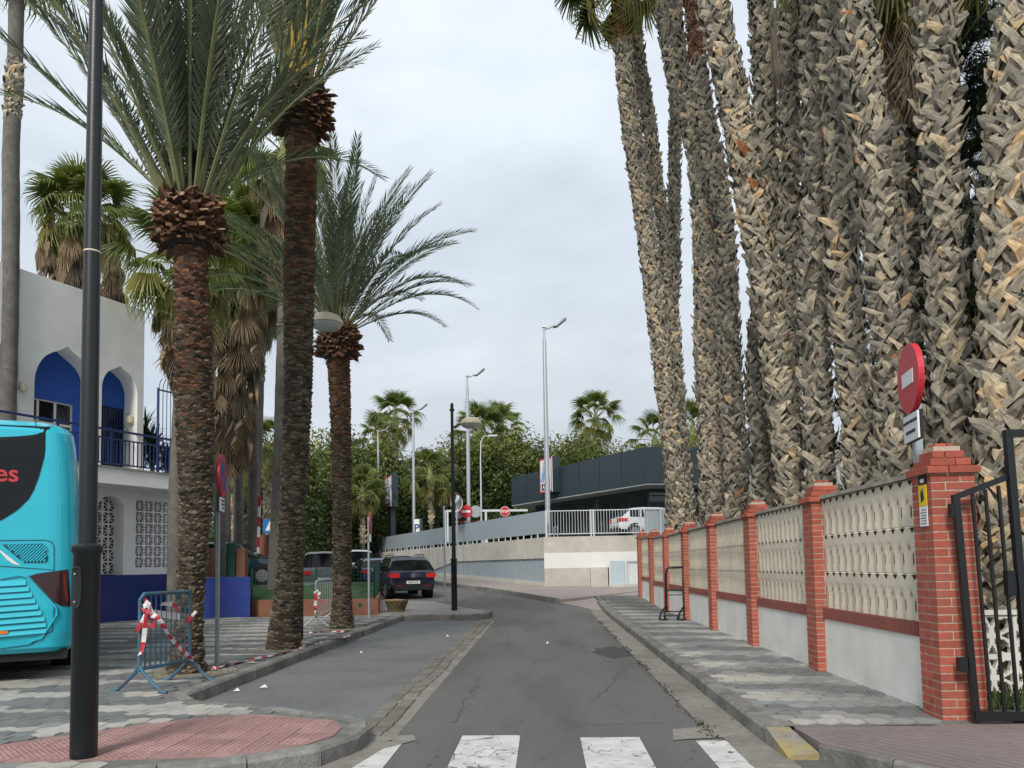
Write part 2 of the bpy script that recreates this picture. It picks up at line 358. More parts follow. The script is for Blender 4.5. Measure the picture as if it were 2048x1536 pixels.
# ================================================================== SETTING: ground, road, pavements
YS = [-12, -4, 0, 4, 8, 12, 16, 20.5, 21, 21.5, 22, 22.5, 24, 27, 30, 35, 40, 50, 60, 80, 120, 200, 400, 900]
def sheet(name, x0, x1, ys, dz, mt, nx=1):
    b = MB(); xs = [x0+(x1-x0)*i/nx for i in range(nx+1)]
    vs = [(x, y, gz(y)+dz) for y in ys for x in xs]; k = nx+1
    b.add(vs, [(j*k+i, j*k+i+1, (j+1)*k+i+1, (j+1)*k+i) for j in range(len(ys)-1) for i in range(nx)])
    return struct(b.build(name, mt))
sheet('ground', -700, 700, YS, -.03, GROUND, 4)
road = sheet('road', -26, 6, YS[:19], 0, ASPH, 2)
bay = MB().poly([(-3.98, 7.55, .004), (-2.4, 7.42, .004), (-1.62, 6.95, .004), (-1.62, 20.3, .004), (-4.0, 20.9, .004)]).build('parking_bay', BAY)
struct(bay)
# painted crossing
for i, (xa, xb, yf) in enumerate(((-1.66, -1.20, 6.66), (-.73, -.235, 6.66), (.27, .76, 6.55), (1.20, 1.46, 6.40))):
    b = MB(); b.box(xa, xb, 2.6, yf, .001, .006)
    o = b.build('crossing_stripe', ZEBRA, road)
# darker repaired patches / tar in the lane
for (px, py, rx, ry) in ((1228, 1304, .40, .9),):
    c = gp(px, py)
    pts = []
    for k in range(18):
        g = 2*PI*k/18; q = rnd(.72, 1.1); pts.append((c.x+rx*q*math.cos(g), c.y+ry*q*math.sin(g), .0045))
    o = MB().poly(pts).build('tar_patch', m('tar_patch_%d' % px, (.055, .056, .056) if px == 1228 else (.105, .106, .105), .9, .3, 20, .4, 100, coord='World'), road)
rgc = random.Random(17)
for (x, y, hd_, L_) in ((-.9, 7.2, 95, 2.6), (.5, 8.4, 80, 3.2), (.9, 11.5, 100, 2.2), (-.6, 13, 92, 4.0), (-2.6, 9.2, 20, 1.4), (-3.0, 13.5, 70, 2.4), (.2, 7.0, 10, 1.1), (-2.2, 16, 95, 3)):
    b = MB(); p = Vector((x, y, .0055)); a = R(hd_); q = None
    for k in range(int(L_/.09)):
        a2 = R(hd_)+rgc.gauss(0, .35); d = Vector((math.cos(a2), math.sin(a2), 0))*.09; nx_ = Vector((-d.y, d.x, 0)).normalized()*rgc.uniform(.0015, .0045); p2 = p+d
        q2 = (p2-nx_, p2+nx_); q = q or (p-nx_, p+nx_); b.poly([q[0], q2[0], q2[1], q[1]]); q = q2; p = p2
    b.build('crack', m('crack_%d' % int(L_*100+x*10), (.045, .044, .042), .95, .2, 20), road)
# setts that part the bay from the lane
for j in range(68):
    for i in range(2):
        y = 6.75+j*.2; x = -1.66+i*.155+rnd(-.006, .006)+.02*math.sin(j*.4)
        if random.random() < .07: continue
        if j == 0 and i == 0:
            sett = MB(); sett.box(-.068, .068, -.09, .09, -.02, .016); settm = sett.mesh('sett', SETT)
        link('sett', settm, road, (x, y, rnd(-.006, .004)), (rnd(-.03, .03), rnd(-.03, .03), rnd(-.06, .06)))
b = MB(); b.poly([(-1.78, 6.6, .003), (-1.30, 6.6, .003), (-1.34, 20.6, .003), (-1.75, 20.6, .003)]); struct(b.build('sett_bed', GUTTER))
# gutters
g = MB()
for y0, y1 in ((6.52, 12), (12.02, 17.6), (17.62, 20.5), (20.5, 21.5), (21.5, 22.5), (22.5, 25.6)):
    g.poly([(1.36, y0, gz(y0)+.006), (1.74, y0, gz(y0)+.006), (1.74, y1, gz(y1)+.006), (1.36, y1, gz(y1)+.006)])
g.poly([(1.47, -6, .0095), (1.80, -6, .0095), (1.76, 6.50, .0095), (1.44, 6.50, .0095)])
g.poly([(1.02, 6.42, .008), (1.37, 6.50, .008), (1.37, 6.95, .008), (1.08, 6.82, .008)])
struct(g.build('gutter', GUTTER))
g = MB().poly([(-1.16, 6.7, .0075), (-1.82, 6.6, .0075), (-1.66, 6.15, .0075), (-1.78, 5.62, .0075), (-2.3, 5.2, .0075), (-3.4, 4.7, .0075), (-6, 4.15, .0075), (-6, 3.85, .0075), (-3.3, 4.4, .0075), (-2.05, 4.95, .0075), (-1.45, 5.5, .0075), (-1.32, 6.2, .0075), (-1.1, 6.5, .0075)])
struct(g.build('corner_gutter', GUTTER))
# ---- left pavement
LP = [(-3.98, 21.4), (-3.90, 8.15), (-3.62, 7.90), (-2.58, 7.43), (-1.82, 6.92), (-1.60, 6.66), (-1.53, 6.15), (-1.70, 5.72), (-2.10, 5.38), (-2.60, 5.14), (-3.6, 4.72), (-6, 4.25), (-30, 4.1), (-30, 21.6), (-4.2, 21.6)]
b = MB(); b.prism([(x, y, -.04) for x, y in LP], (0, 0, .16)); lpav = struct(b.build('pavement_left', SLAB))
REDZ = [(-4.9, 5.30), (-4.4, 5.78), (-3.55, 6.60), (-3.02, 6.98), (-2.64, 7.06), (-1.86, 6.74), (-1.72, 6.45), (-1.70, 6.15), (-1.84, 5.80), (-2.19, 5.50), (-3.2, 5.42)]
# tiles: small hexagons laid in a wave of cream and grey
HEX = .115
def hexmesh(name, mt):
    b = MB(); r = HEX-.0035; pts = [(r*math.cos(R(60*k+30)), r*math.sin(R(60*k+30)), 0) for k in range(6)]
    b.add([(x, y, -.03) for x, y, z in pts]+[(x, y, 0) for x, y, z in pts], [tuple(range(6, 12))]+[(i, (i+1) % 6, 6+(i+1) % 6, 6+i) for i in range(6)])
    return b.mesh(name, mt)
TM = {k: hexmesh('paving_tile', mt) for k, mt in (('d', TILE_D), ('l', TILE_L), ('m', TILE_M))}
def tile_kind(x, y, side):
    if side == 'L':
        v = math.cos(2*PI*y/.92+.5*math.sin(x*.6))+.85*math.cos(2*PI*(x+.35)/3.0)
        return 'l' if v > .12 else ('m' if v > -.05 and (int(x*7)+int(y*5)) % 3 == 0 else 'd')
    v = math.cos(2*PI*y/1.25+1.0*math.sin(x*2.1))+.55*math.cos(2*PI*x/1.7+y*.5)
    return 'l' if v > .75 else ('m' if v > -.35 else 'd')
def lay_tiles(parent, test, x0, x1, y0, y1, ztop, side, keep):
    cells = []
    dx = HEX*math.sqrt(3); dy = HEX*1.5; j = 0; y = y0
    while y < y1:
        x = x0+(dx/2 if j % 2 else 0)
        while x < x1:
            if test(x, y): cells.append((x, y))
            x += dx
        y += dy; j += 1
    vis = []
    for x, y in cells:
        d = Vector((x, y, .12))-C0; z = d.dot(CF)
        if z < .3: vis.append((9e9, x, y)); continue
        u = IW/2+FPX*d.dot(CR)/z; v = IH/2-FPX*d.dot(CU)/z+SHPX
        inside = -20 < u < IW+20 and v < IH+15
        vis.append((z if inside else 1e6+z, x, y))
    vis.sort()
    bm = MB(); idx = {'d': 0, 'm': 1, 'l': 2}
    for n, (z, x, y) in enumerate(vis):
        k = tile_kind(x, y, side); zz = ztop(y)+rnd(-.0025, .0025)
        if n < keep: link('paving_tile', TM[k], parent, (x, y, zz), (rnd(-.008, .008), rnd(-.008, .008), 0))
        else:
            r = HEX-.0035; pts = [(x+r*math.cos(R(60*q+30)), y+r*math.sin(R(60*q+30)), zz) for q in range(6)]
            bm.poly(pts, idx[k])
    if bm.f: stuff(bm.build('paving_tile_field', [TILE_D, TILE_M, TILE_L], parent))
PALMS = ((-4.72, 10.04), (-4.42, 12.92), (-4.51, 17.04))
def okl(x, y):
    if not inpoly(x, y, LP): return False
    for dx, dy in ((.27, 0), (-.1, 0), (0, .2), (0, -.22), (.2, -.2)):
        if not inpoly(x+dx, y+dy, LP): return False
    for dx, dy in ((.1, 0), (-.1, 0), (0, .1), (0, -.1)):
        if inpoly(x+dx, y+dy, REDZ): return False
    return not any(math.hypot(x-a, y-b_) < .52 for a, b_ in PALMS)
lay_tiles(lpav, okl, -15, -1.5, 4.4, 21.5, lambda y: .131, 'L', 300)
for (a, b_) in PALMS:
    pts = [(a+rnd(.55, .68)*math.cos(2*PI*k/14), b_+rnd(.55, .68)*math.sin(2*PI*k/14), .127) for k in range(14)]
    MB().poly(pts).build('tree_pit', DIRT, lpav)
    bw = MB()
    for k in range(70):
        g_ = rnd(0, 6.28); r_ = rnd(.33, .62); x, y = a+r_*math.cos(g_), b_+r_*math.sin(g_); h = rnd(.02, .07); e = rnd(0, 6.28)
        bw.poly([(x, y, .126), (x+.012*math.cos(e), y+.012*math.sin(e), .126), (x+rnd(-.03, .03), y+rnd(-.03, .03), .126+h)])
    stuff(bw.build('weeds', WEED, lpav))
# red tactile tiles
b = MB(); T = .196; b.box(-T/2, T/2, -T/2, T/2, -.02, 0)
for i in range(4):
    for j in range(4):
        cx, cy = -T/2+T*(i+.5)/4, -T/2+T*(j+.5)/4; h = .015; q = .009
        b.add([(cx-h, cy-h, 0), (cx+h, cy-h, 0), (cx+h, cy+h, 0), (cx-h, cy+h, 0), (cx-q, cy-q, .006), (cx+q, cy-q, .006), (cx+q, cy+q, .006), (cx-q, cy+q, .006)],
              [(4,5,6,7),(0,1,5,4),(1,2,6,5),(2,3,7,6),(3,0,4,7)])
rtm = b.mesh('studded_tile', TILE_R)
for i in range(-30, 0):
    for j in range(22, 40):
        x, y = i*.2+.05+.03*j*0, j*.2-.05
        sq = [(x-T/2, y-T/2), (x+T/2, y-T/2), (x+T/2, y+T/2), (x-T/2, y+T/2)]
        if all(inpoly(px_, py_, REDZ) for px_, py_ in sq):
            link('studded_tile', rtm, lpav, (x, y, .128+rnd(-.002, .002)), (rnd(-.006, .006), rnd(-.006, .006), 0))
        else:                              # cut tiles along the edge
            P = sq; Z = REDZ; n = len(Z)
            for k in range(n):
                (ax, ay), (bx, by) = Z[k], Z[(k+1) % n]; Q = []
                sd = lambda p: -((bx-ax)*(p[1]-ay)-(by-ay)*(p[0]-ax))
                for i2 in range(len(P)):
                    p, q = P[i2-1], P[i2]; sp, sq_ = sd(p), sd(q)
                    if (sp >= 0) != (sq_ >= 0): f = sp/(sp-sq_); Q.append((p[0]+(q[0]-p[0])*f, p[1]+(q[1]-p[1])*f))
                    if sq_ >= 0: Q.append(q)
                P = Q
                if not P: break
            if len(P) > 2: MB().prism([(p[0]-x, p[1]-y, -.02) for p in P], (0, 0, .023)).build('cut_tile', TILE_R, lpav, world=False, loc=(x, y, .126))
# ---- kerb stones
def kerb_mesh(L_, wd=.15, h=.145):
    b = MB(); c = .025
    prof = [(0, -.06), (0, h-c), (c, h), (wd, h), (wd, -.06)]
    b.prism([(x, .006, z) for x, z in prof], (0, L_-.012, 0)); return b.mesh('kerb_stone', KERB)
KM = kerb_mesh(1.0)
def kerb_run(parent, p, q, step=1.0, dz=0.0, wd=.15, h=.145):
    p, q = Vector((p[0], p[1], 0)), Vector((q[0], q[1], 0)); d = q-p; n = max(1, round(d.length/step)); st = d.length/n
    me = KM if abs(st-1) < .03 and wd == .15 and h == .145 else kerb_mesh(st, wd, h)
    ang = math.atan2(-d.x, d.y)
    for i in range(n):
        a = p+d*(i/n); e = p+d*((i+1)/n); za, ze = gz(a.y)+dz, gz(e.y)+dz
        link('kerb_stone', me, parent, (a.x, a.y, za+rnd(-.005, .005)), (math.atan2(ze-za, st), 0, ang+rnd(-.006, .006)))
kl = struct(link('kerb_left', None, None, (0, 0, 0)))
kerb_run(kl, (-3.90, 21.35), (-3.86, 8.2)); kerb_run(kl, (-3.86, 8.2), (-3.6, 7.86), .5)
low = [(-3.6, 7.86), (-2.56, 7.40), (-1.80, 6.90)]
for a, c in zip(low, low[1:]): kerb_run(kl, a, c, .6, -.005, .14, .139)
bul = [(-1.80, 6.92), (-1.55, 6.68), (-1.48, 6.40), (-1.49, 6.12), (-1.66, 5.68), (-2.08, 5.33), (-2.6, 5.09), (-3.6, 4.66), (-6, 4.2), (-9, 4.1)]
for a, c in zip(bul, bul[1:]): kerb_run(kl, a, c, 1.0, -.004, .16, .145)
# ---- right pavement
rp = MB()
ys = [6.35, 12, 18, 20.5, 21, 21.5, 22, 22.5, 25.6, 28]
for a, c in zip(ys, ys[1:]):
    rp.add([(1.8, a, gz(a)+.12), (3.75, a, gz(a)+.12), (3.75, c, gz(c)+.12), (1.8, c, gz(c)+.12)], [(0, 1, 2, 3)])
rpav = struct(rp.build('pavement_right', SLAB))
lay_tiles(rpav, lambda x, y: 1.97 < x < 3.33, 1.9, 3.45, 6.52, 27.5, lambda y: .131+gz(y), 'R', 300)
b = MB()
for a, c in zip(ys[:-1], ys[1:-1]): b.poly([(1.86, a, gz(a)+.128), (1.98, a, gz(a)+.128), (1.98, c, gz(c)+.128), (1.86, c, gz(c)+.128)])
struct(b.build('kerb_bedding', GUTTER))
kr = struct(link('kerb_right', None, None, (0, 0, 0)))
kerb_run(kr, (1.72, 6.25), (1.72, 25.6), .62)
for o in kr.children: o.scale.x = 1
# the kerb's broken, painted end and the driveway
b = MB(); b.add([(1.72, 6.24, -.05), (1.72, 6.24, .142), (1.90, 6.24, .145), (1.90, 6.24, -.05), (1.74, 5.78, -.05), (1.74, 5.78, .03), (1.97, 5.78, .05), (1.97, 5.78, -.05)],
               [(0, 1, 5, 4), (1, 2, 6, 5), (2, 3, 7, 6), (4, 5, 6, 7), (0, 3, 2, 1)])
o = b.build('kerb_stone', KERBY, kr); o['label'] = 'chipped kerb end with yellow paint'
DR = [(1.97, 6.34), (1.99, 5.78), (2.3, 5.35), (2.75, 4.9), (3.3, 4.2), (4.0, 2), (14, 2), (14, 6.6), (3.42, 6.42)]
b = MB(); b.prism([(x, y, -.05) for x, y in DR], (0, 0, .17)); drive = struct(b.build('driveway', PINK))
rib = MB()
for k in range(-20, 130):
    t = k*.105
    p0 = (1.2+t, 2.2); p1 = (1.2+t-2.6, 6.4)
    pts = []
    for q in range(25):
        f = q/24; x, y = p0[0]+(p1[0]-p0[0])*f, p0[1]+(p1[1]-p0[1])*f
        if all(inpoly(x+dx, y, DR) for dx in (-.05, .06)): pts.append((x, y))
    if len(pts) > 2:
        a, c = pts[0], pts[-1]; rib.bar((a[0], a[1], .119), (c[0], c[1], .119), .075, .012)
stuff(rib.build('driveway_ribs', PINK, drive))
kd = struct(link('kerb_driveway', None, None, (0, 0, 0)))
dl = [(1.97, 5.8), (2.28, 5.30), (2.73, 4.85), (3.28, 4.15), (3.95, 2.0)]
for a, c in zip(dl[::-1], dl[::-1][1:]): kerb_run(kd, a, c, .8, -.022, .10, .138)
# ---- island at the end of the bay and far pavement by the retaining wall
ISL = [gt(815, 1233, .12), gt(975, 1229, .12), gt(985, 1222, .12), gt(935, 1213, .12), gt(880, 1203, .12), gt(770, 1199, .12), gt(690, 1203, .12), gt(757, 1229, .12)]
b = MB(); b.prism([(p.x, p.y, p.z-.17) for p in ISL], (0, 0, .17)); isl = struct(b.build('pavement_island', m('island_concrete', (.25, .235, .215), .92, .16, 8, .3, 60, dark=(.17, .16, .145), dscale=.9, damt=.7, coord='World')))
ki = struct(link('kerb_island', None, None, (0, 0, 0)))
for a, c in ((ISL[1], ISL[0]), (ISL[2], ISL[1]), (ISL[3], ISL[2]), (ISL[4], ISL[3])):
    kerb_run(ki, c, a, .9, 0.0, .15, .145) if False else kerb_run(ki, a, c, .9)
CW0 = gt(1090, 1173, .12); CW0 = Vector((CW0.x, CW0.y, 0)); PLZ = 2.66
CW1 = at(720, 1083, 67.7); CW1 = Vector((CW1.x, CW1.y, 0))
wd_ = (CW1-CW0); WL = wd_.length; wd_ = wd_/WL; wn = Vector((wd_.y, -wd_.x, 0))      # wn: away from the street
if wn.x < 0: wn = -wn
KE = [gt(1195, 1213, .12), gt(1120, 1199, .12), gt(1000, 1180, .12), gt(890, 1166, .12), gt(800, 1152, .12)]
b = MB()
wp = [Vector((3.6, 27.4, 0)), CW0+Vector((4.5, -3, 0)), CW0+Vector((.5, .6, 0)), CW0+wd_*9+wn*.5, CW0+wd_*22+wn*.5]
for i in range(4):
    q = [KE[i], wp[i], wp[i+1], KE[i+1]]; z = [KE[i].z-(.112 if i == 0 else 0), gz(wp[i].y)+(.06 if i == 0 else .12), gz(wp[i+1].y)+.12, KE[i+1].z-(.112 if i == 0 else 0)]
    b.poly([(p.x, p.y, zz) for p, zz in zip(q, z)])
b.poly([(KE[1].x, KE[1].y, KE[1].z-.115), (wp[1].x, wp[1].y, gz(wp[1].y)+.12), (KE[1].x, KE[1].y, KE[1].z)])
b.poly([(wp[0].x, wp[0].y, gz(27.4)+.06), (14, 27.4, gz(27.4)+.06), (14, 36, gz(36)+.125), (CW0.x+.3, CW0.y+.8, gz(CW0.y)+.125)])
struct(b.build('far_pavement', m('far_paving', (.30, .255, .235), .9, .12, 4, .2, 40, dark=(.22, .20, .185), dscale=.5, damt=.7, coord='World')))
kf = struct(link('kerb_far', None, None, (0, 0, 0)))
for a, c in zip(KE[1:], KE[2:]): kerb_run(kf, c, a, 1.2, 0.02)
# raised car park behind the retaining wall
b = MB(); b.prism([(p[0], p[1], PLZ-.25) for p in ((CW0.x+.1, CW0.y+.3), (14, CW0.y+.3), (90, 50), (90, 140), (-60, 140), (-50, 110), (CW1.x+.3, CW1.y))], (0, 0, .25))
struct(b.build('car_park', BAY))
# far hill
b = MB(); xs = np.linspace(-2600, 1500, 60)
top = [(x, 3900+200*math.sin(x*.002), 240+250*math.exp(-((x+560)/420)**2)+45*math.sin(x*.006)+25*math.sin(x*.017)) for x in xs]
for p, q in zip(top, top[1:]): b.poly([(p[0], p[1]-900, -40), (q[0], q[1]-900, -40), q, p]); b.poly([(p[0], p[1]+900, -40), p, q, (q[0], q[1]+900, -40)])
struct(b.build('hills', HILL))
# ================================================================== VEGETATION builders
def smooth_path(pts, n):
    """Catmull-Rom through points (Vector, radius)"""
    P = [p for p, r in pts]; Rr = [r for p, r in pts]
    P = [P[0]*2-P[1]]+P+[P[-1]*2-P[-2]]; Rr = [Rr[0]]+Rr+[Rr[-1]]
    outp = []; segs = len(pts)-1
    for i in range(n+1):
        t = segs*i/n; k = min(int(t), segs-1); f = t-k
        a, b, c, d = P[k:k+4]
        p = .5*((2*b)+(c-a)*f+(2*a-5*b+4*c-d)*f*f+(3*b-a-3*c+d)*f**3)
        outp.append((p, Rr[k+1]*(1-f)+Rr[k+2]*f))
    return outp
def frame(path, i):
    t = (path[min(i+1, len(path)-1)][0]-path[max(i-1, 0)][0]).normalized()
    x = (Vector((1, 0, 0))-t*t.x).normalized(); return t, x, t.cross(x)
def boots(path, spacing, per, ln, wd, lo=0.0, hi=1.0, seedv=1, rust=0.0, mb=None, tone=0.0):
    """criss-crossing split leaf bases of a fan palm trunk"""
    rg = random.Random(seedv); mb = mb or MB()
    cum = [0]
    for a, b in zip(path, path[1:]): cum.append(cum[-1]+(b[0]-a[0]).length)
    tot = cum[-1]; s = tot*lo; row = 0; i = 0
    while s < tot*hi:
        while i < len(cum)-2 and cum[i+1] < s: i += 1
        f = (s-cum[i])/max(1e-6, cum[i+1]-cum[i]); p = path[i][0].lerp(path[i+1][0], f); r = path[i][1]*(1-f)+path[i+1][1]*f
        t, x, y = frame(path, i)
        for k in range(per):
            g = 2*PI*(k+.5*(row % 2)+rg.uniform(-.22, .22))/per
            n = x*math.cos(g)+y*math.sin(g); side = t.cross(n)
            for sg in (-1, 1):
                if rg.random() < .10: continue
                L_ = ln*rg.uniform(.5, 1.3); W = wd*rg.uniform(.6, 1.4); lean = rg.uniform(.3, 1.5)*sg
                di = (t+side*lean+n*(rg.uniform(-.05, .12) if rg.random() < .85 else rg.uniform(.15, .45))).normalized(); wv = di.cross(n).normalized()*W/2
                o = p+n*(r*rg.uniform(.86, .97))+t*rg.uniform(-.04, .04)-side*sg*.02
                m1 = o+di*L_*.5+n*rg.uniform(.0, .03); e = o+di*L_+n*rg.uniform(-.04, .03)+side*sg*rg.uniform(-.03, .03)
                v = rg.betavariate(1.5, 1.6)*.9+tone
                if rg.random() < .06: v += .25
                v = min(.96, max(.01, v))
                if rg.random() < .0025: v = 1.0
                wv2 = wv*rg.uniform(.7, 1.05); tw = n*rg.uniform(-.02, .02)
                mb.add([o-wv, o+wv, m1+wv2+tw, m1-wv2-tw, e+wv*rg.uniform(.1, .7), e-wv*rg.uniform(.1, .7)-di*L_*rg.uniform(0, .22), m1+n*.012],
                       [(0, 1, 2, 6), (0, 6, 3), (6, 2, 4), (6, 4, 5), (6, 5, 3)], 0, v)
                k_ = rg.uniform(0, 50); mb.uv.extend((k_, k_, 0, k_+1, k_, 0, k_+1, k_+.5, 0, k_, k_+.5, 0, k_+.7, k_+1, 0, k_+.3, k_+.95, 0, k_+.5, k_+.5, 0))
        s += spacing*rg.uniform(.85, 1.15); row += 1
    return mb
def fan_mesh(name, mt, rad=.95, pet=.9, nseg=24, spread=118, droop=.35, fold=.05, ptm=None, seed=1, split=.55):
    rg = random.Random(seed); b = MB()
    path = [(0, 0, 0), (0, pet*.5, .03), (0, pet, 0)]
    b.tube(path, [.030, .020, .014], 5, 1)
    c = Vector((0, pet, 0))
    for i in range(nseg):
        a = R(-spread+2*spread*(i+.5)/nseg); h = R(2*spread/nseg)/2
        L_ = rad*(1-.22*(abs(a)/R(spread))**2)*rg.uniform(.9, 1.06); dr = droop*rg.uniform(.6, 1.4)
        def pt(ang, r, z): 
            return c+Vector((math.sin(ang)*r, math.cos(ang)*r, z-.10*abs(math.sin(ang))*r*0))
        r1 = L_*split; zc = -.22*(r1/rad)**2*rad*droop
        i0, im, i1 = pt(a-h, r1, zc-fold), pt(a, r1, zc+fold), pt(a+h, r1, zc-fold)
        ja = rg.uniform(-.05, .05); r2 = L_*.82; z2 = zc-dr*.30*L_
        k0, k1 = pt(a-h*.36+ja*.5, r2*.94, z2), pt(a+h*.36+ja*.5, r2*.94, z2)
        e = pt(a+ja, L_*(1-.18*droop), z2-dr*.75*L_*.55)
        b.add([c, i0, im, i1], [(0, 1, 2), (0, 2, 3)]); b.add([i0, im, i1, k1, k0, e], [(0, 1, 4), (1, 3, 4), (1, 2, 3), (4, 3, 5)])
    return b.mesh(name, [mt, ptm or PETI])
FANS = [fan_mesh('fan_leaf', FAN, .95, 1.15, 28, 118, .7, .04, seed=1, split=.40), fan_mesh('fan_leaf', FAN, .95, 1.2, 26, 108, 1.15, .05, seed=2, split=.38), fan_mesh('fan_leaf', FAN, .95, 1.05, 26, 98, 1.55, .06, seed=3, split=.36)]
FANSY = [fan_mesh('fan_leaf', FANY, .95, 1.05, 26, 92, 1.6, .06, seed=4, split=.34), fan_mesh('fan_leaf', FANY, .9, 1.0, 24, 75, 1.9, .07, seed=5, split=.32)]
FDRY = [fan_mesh('dead_leaf', DRY, 1.0, .45, 16, 32, .15, .07, DRY, 6, .35), fan_mesh('dead_leaf', DRYG, 1.1, .4, 16, 26, .1, .08, DRYG, 7, .3), fan_mesh('dead_leaf', DRY, .95, .5, 14, 45, .2, .08, DRY, 8, .35)]
def place_leaf(name, me, parent, loc, az, elev, roll=0.0, sc=1.0):
    mm = Matrix.Rotation(az, 3, 'Z') @ Matrix.Rotation(elev, 3, 'X') @ Matrix.Rotation(roll, 3, 'Y')
    return link(name, me, parent, loc, mm.to_euler(), (sc, sc, sc))
def fan_crown(parent, top, n, sc=1.0, seed=1, ylow=.3, skirt=0, skirt_len=0.0, skirt_r=.35, elo=-50, ehi=80, dead_up=0):
    rg = random.Random(seed)
    b = MB(); b.lathe([(.16*sc, -.7*sc), (.26*sc, -.3*sc), (.2*sc, .1*sc), (.05*sc, .45*sc)], 8)
    cr_ = b.build('crown', PETI, parent, world=False, loc=top)
    ga = 2.39996
    for i in range(n):
        f = i/(n-1); el_ = R(ehi+(elo-ehi)*f**.85)+rg.uniform(-.12, .12)
        pool = FANSY if (f > 1-ylow and rg.random() < .6) else FANS
        me = pool[rg.randrange(len(pool))] if pool is FANSY else FANS[min(2, int(f*3))]
        place_leaf('fan_leaf', me, cr_, (0, 0, (.25-.55*f)*sc), i*ga+rg.uniform(-.2, .2), el_, rg.uniform(-.5, .5), sc*rg.uniform(.85, 1.12))
    for i in range(skirt):
        f = i/max(1, skirt-1); g = i*ga+rg.uniform(-.3, .3)
        me = FDRY[0] if f < .3 else FDRY[rg.randrange(3)]
        rr = skirt_r*(1.25-.6*f)*rg.uniform(.6, 1.1)
        place_leaf('dead_leaf', me, cr_, (-math.sin(g)*rr, math.cos(g)*rr, -.5*sc-skirt_len*f), g, R(-86+12*(1-f)*rg.uniform(-.3, 1.2)), rg.uniform(-.6, .6), sc*rg.uniform(.9, 1.35))
    return cr_
# ---- feather fronds
def frond_mesh(L_, arch, seed, n=62, mt=FROND, lw=.028, ll=.56, rm=None):
    rg = random.Random(seed); b = MB(); pts = []; p = Vector((0, 0, 0)); K = 22; ths = []
    for i in range(K+1):
        t = i/K; th = -arch*t**1.8; ths.append(th); pts.append(p.copy())
        p = p+Vector((0, math.cos(th), math.sin(th)))*(L_/K)
    b.tube(pts, [.024*(1-.9*i/K)+.003 for i in range(K+1)], 4, 1)
    for i in range(n):
        t = .13+.865*(i/(n-1)); k = min(K-1, int(t*K)); f = t*K-k; o = pts[k].lerp(pts[k+1], f); th = ths[k]
        T = Vector((0, math.cos(th), math.sin(th))); U_ = Vector((0, -math.sin(th), math.cos(th)))
        l_ = ll*(min(1, (t-.08)/.28)**.6)*(1-.60*max(0, (t-.55)/.45)**1.6)
        fw = 1.15+.95*t
        for sg in (-1, 1):
            v = rg.uniform(.10, .60); q = l_*rg.uniform(.85, 1.1)
            d = (Vector((sg, 0, 0))+T*fw*rg.uniform(.8, 1.2)+U_*v).normalized()
            e = o+d*q+Vector((0, 0, -.07*q)); mid = o+d*q*.45; w_ = d.cross(U_).normalized()*lw*.5
            b.add([o, mid+w_, e, mid-w_], [(0, 1, 2), (0, 2, 3)])
    return b.mesh('frond', [mt, rm or RACH])
FRS = [frond_mesh(4.3, .20, 1), frond_mesh(4.4, .50, 2), frond_mesh(4.2, .9, 3), frond_mesh(4.0, 1.35, 4), frond_mesh(3.7, 1.9, 5)]
FRSY = [frond_mesh(4.0, .25, 6, rm=RACHY)]
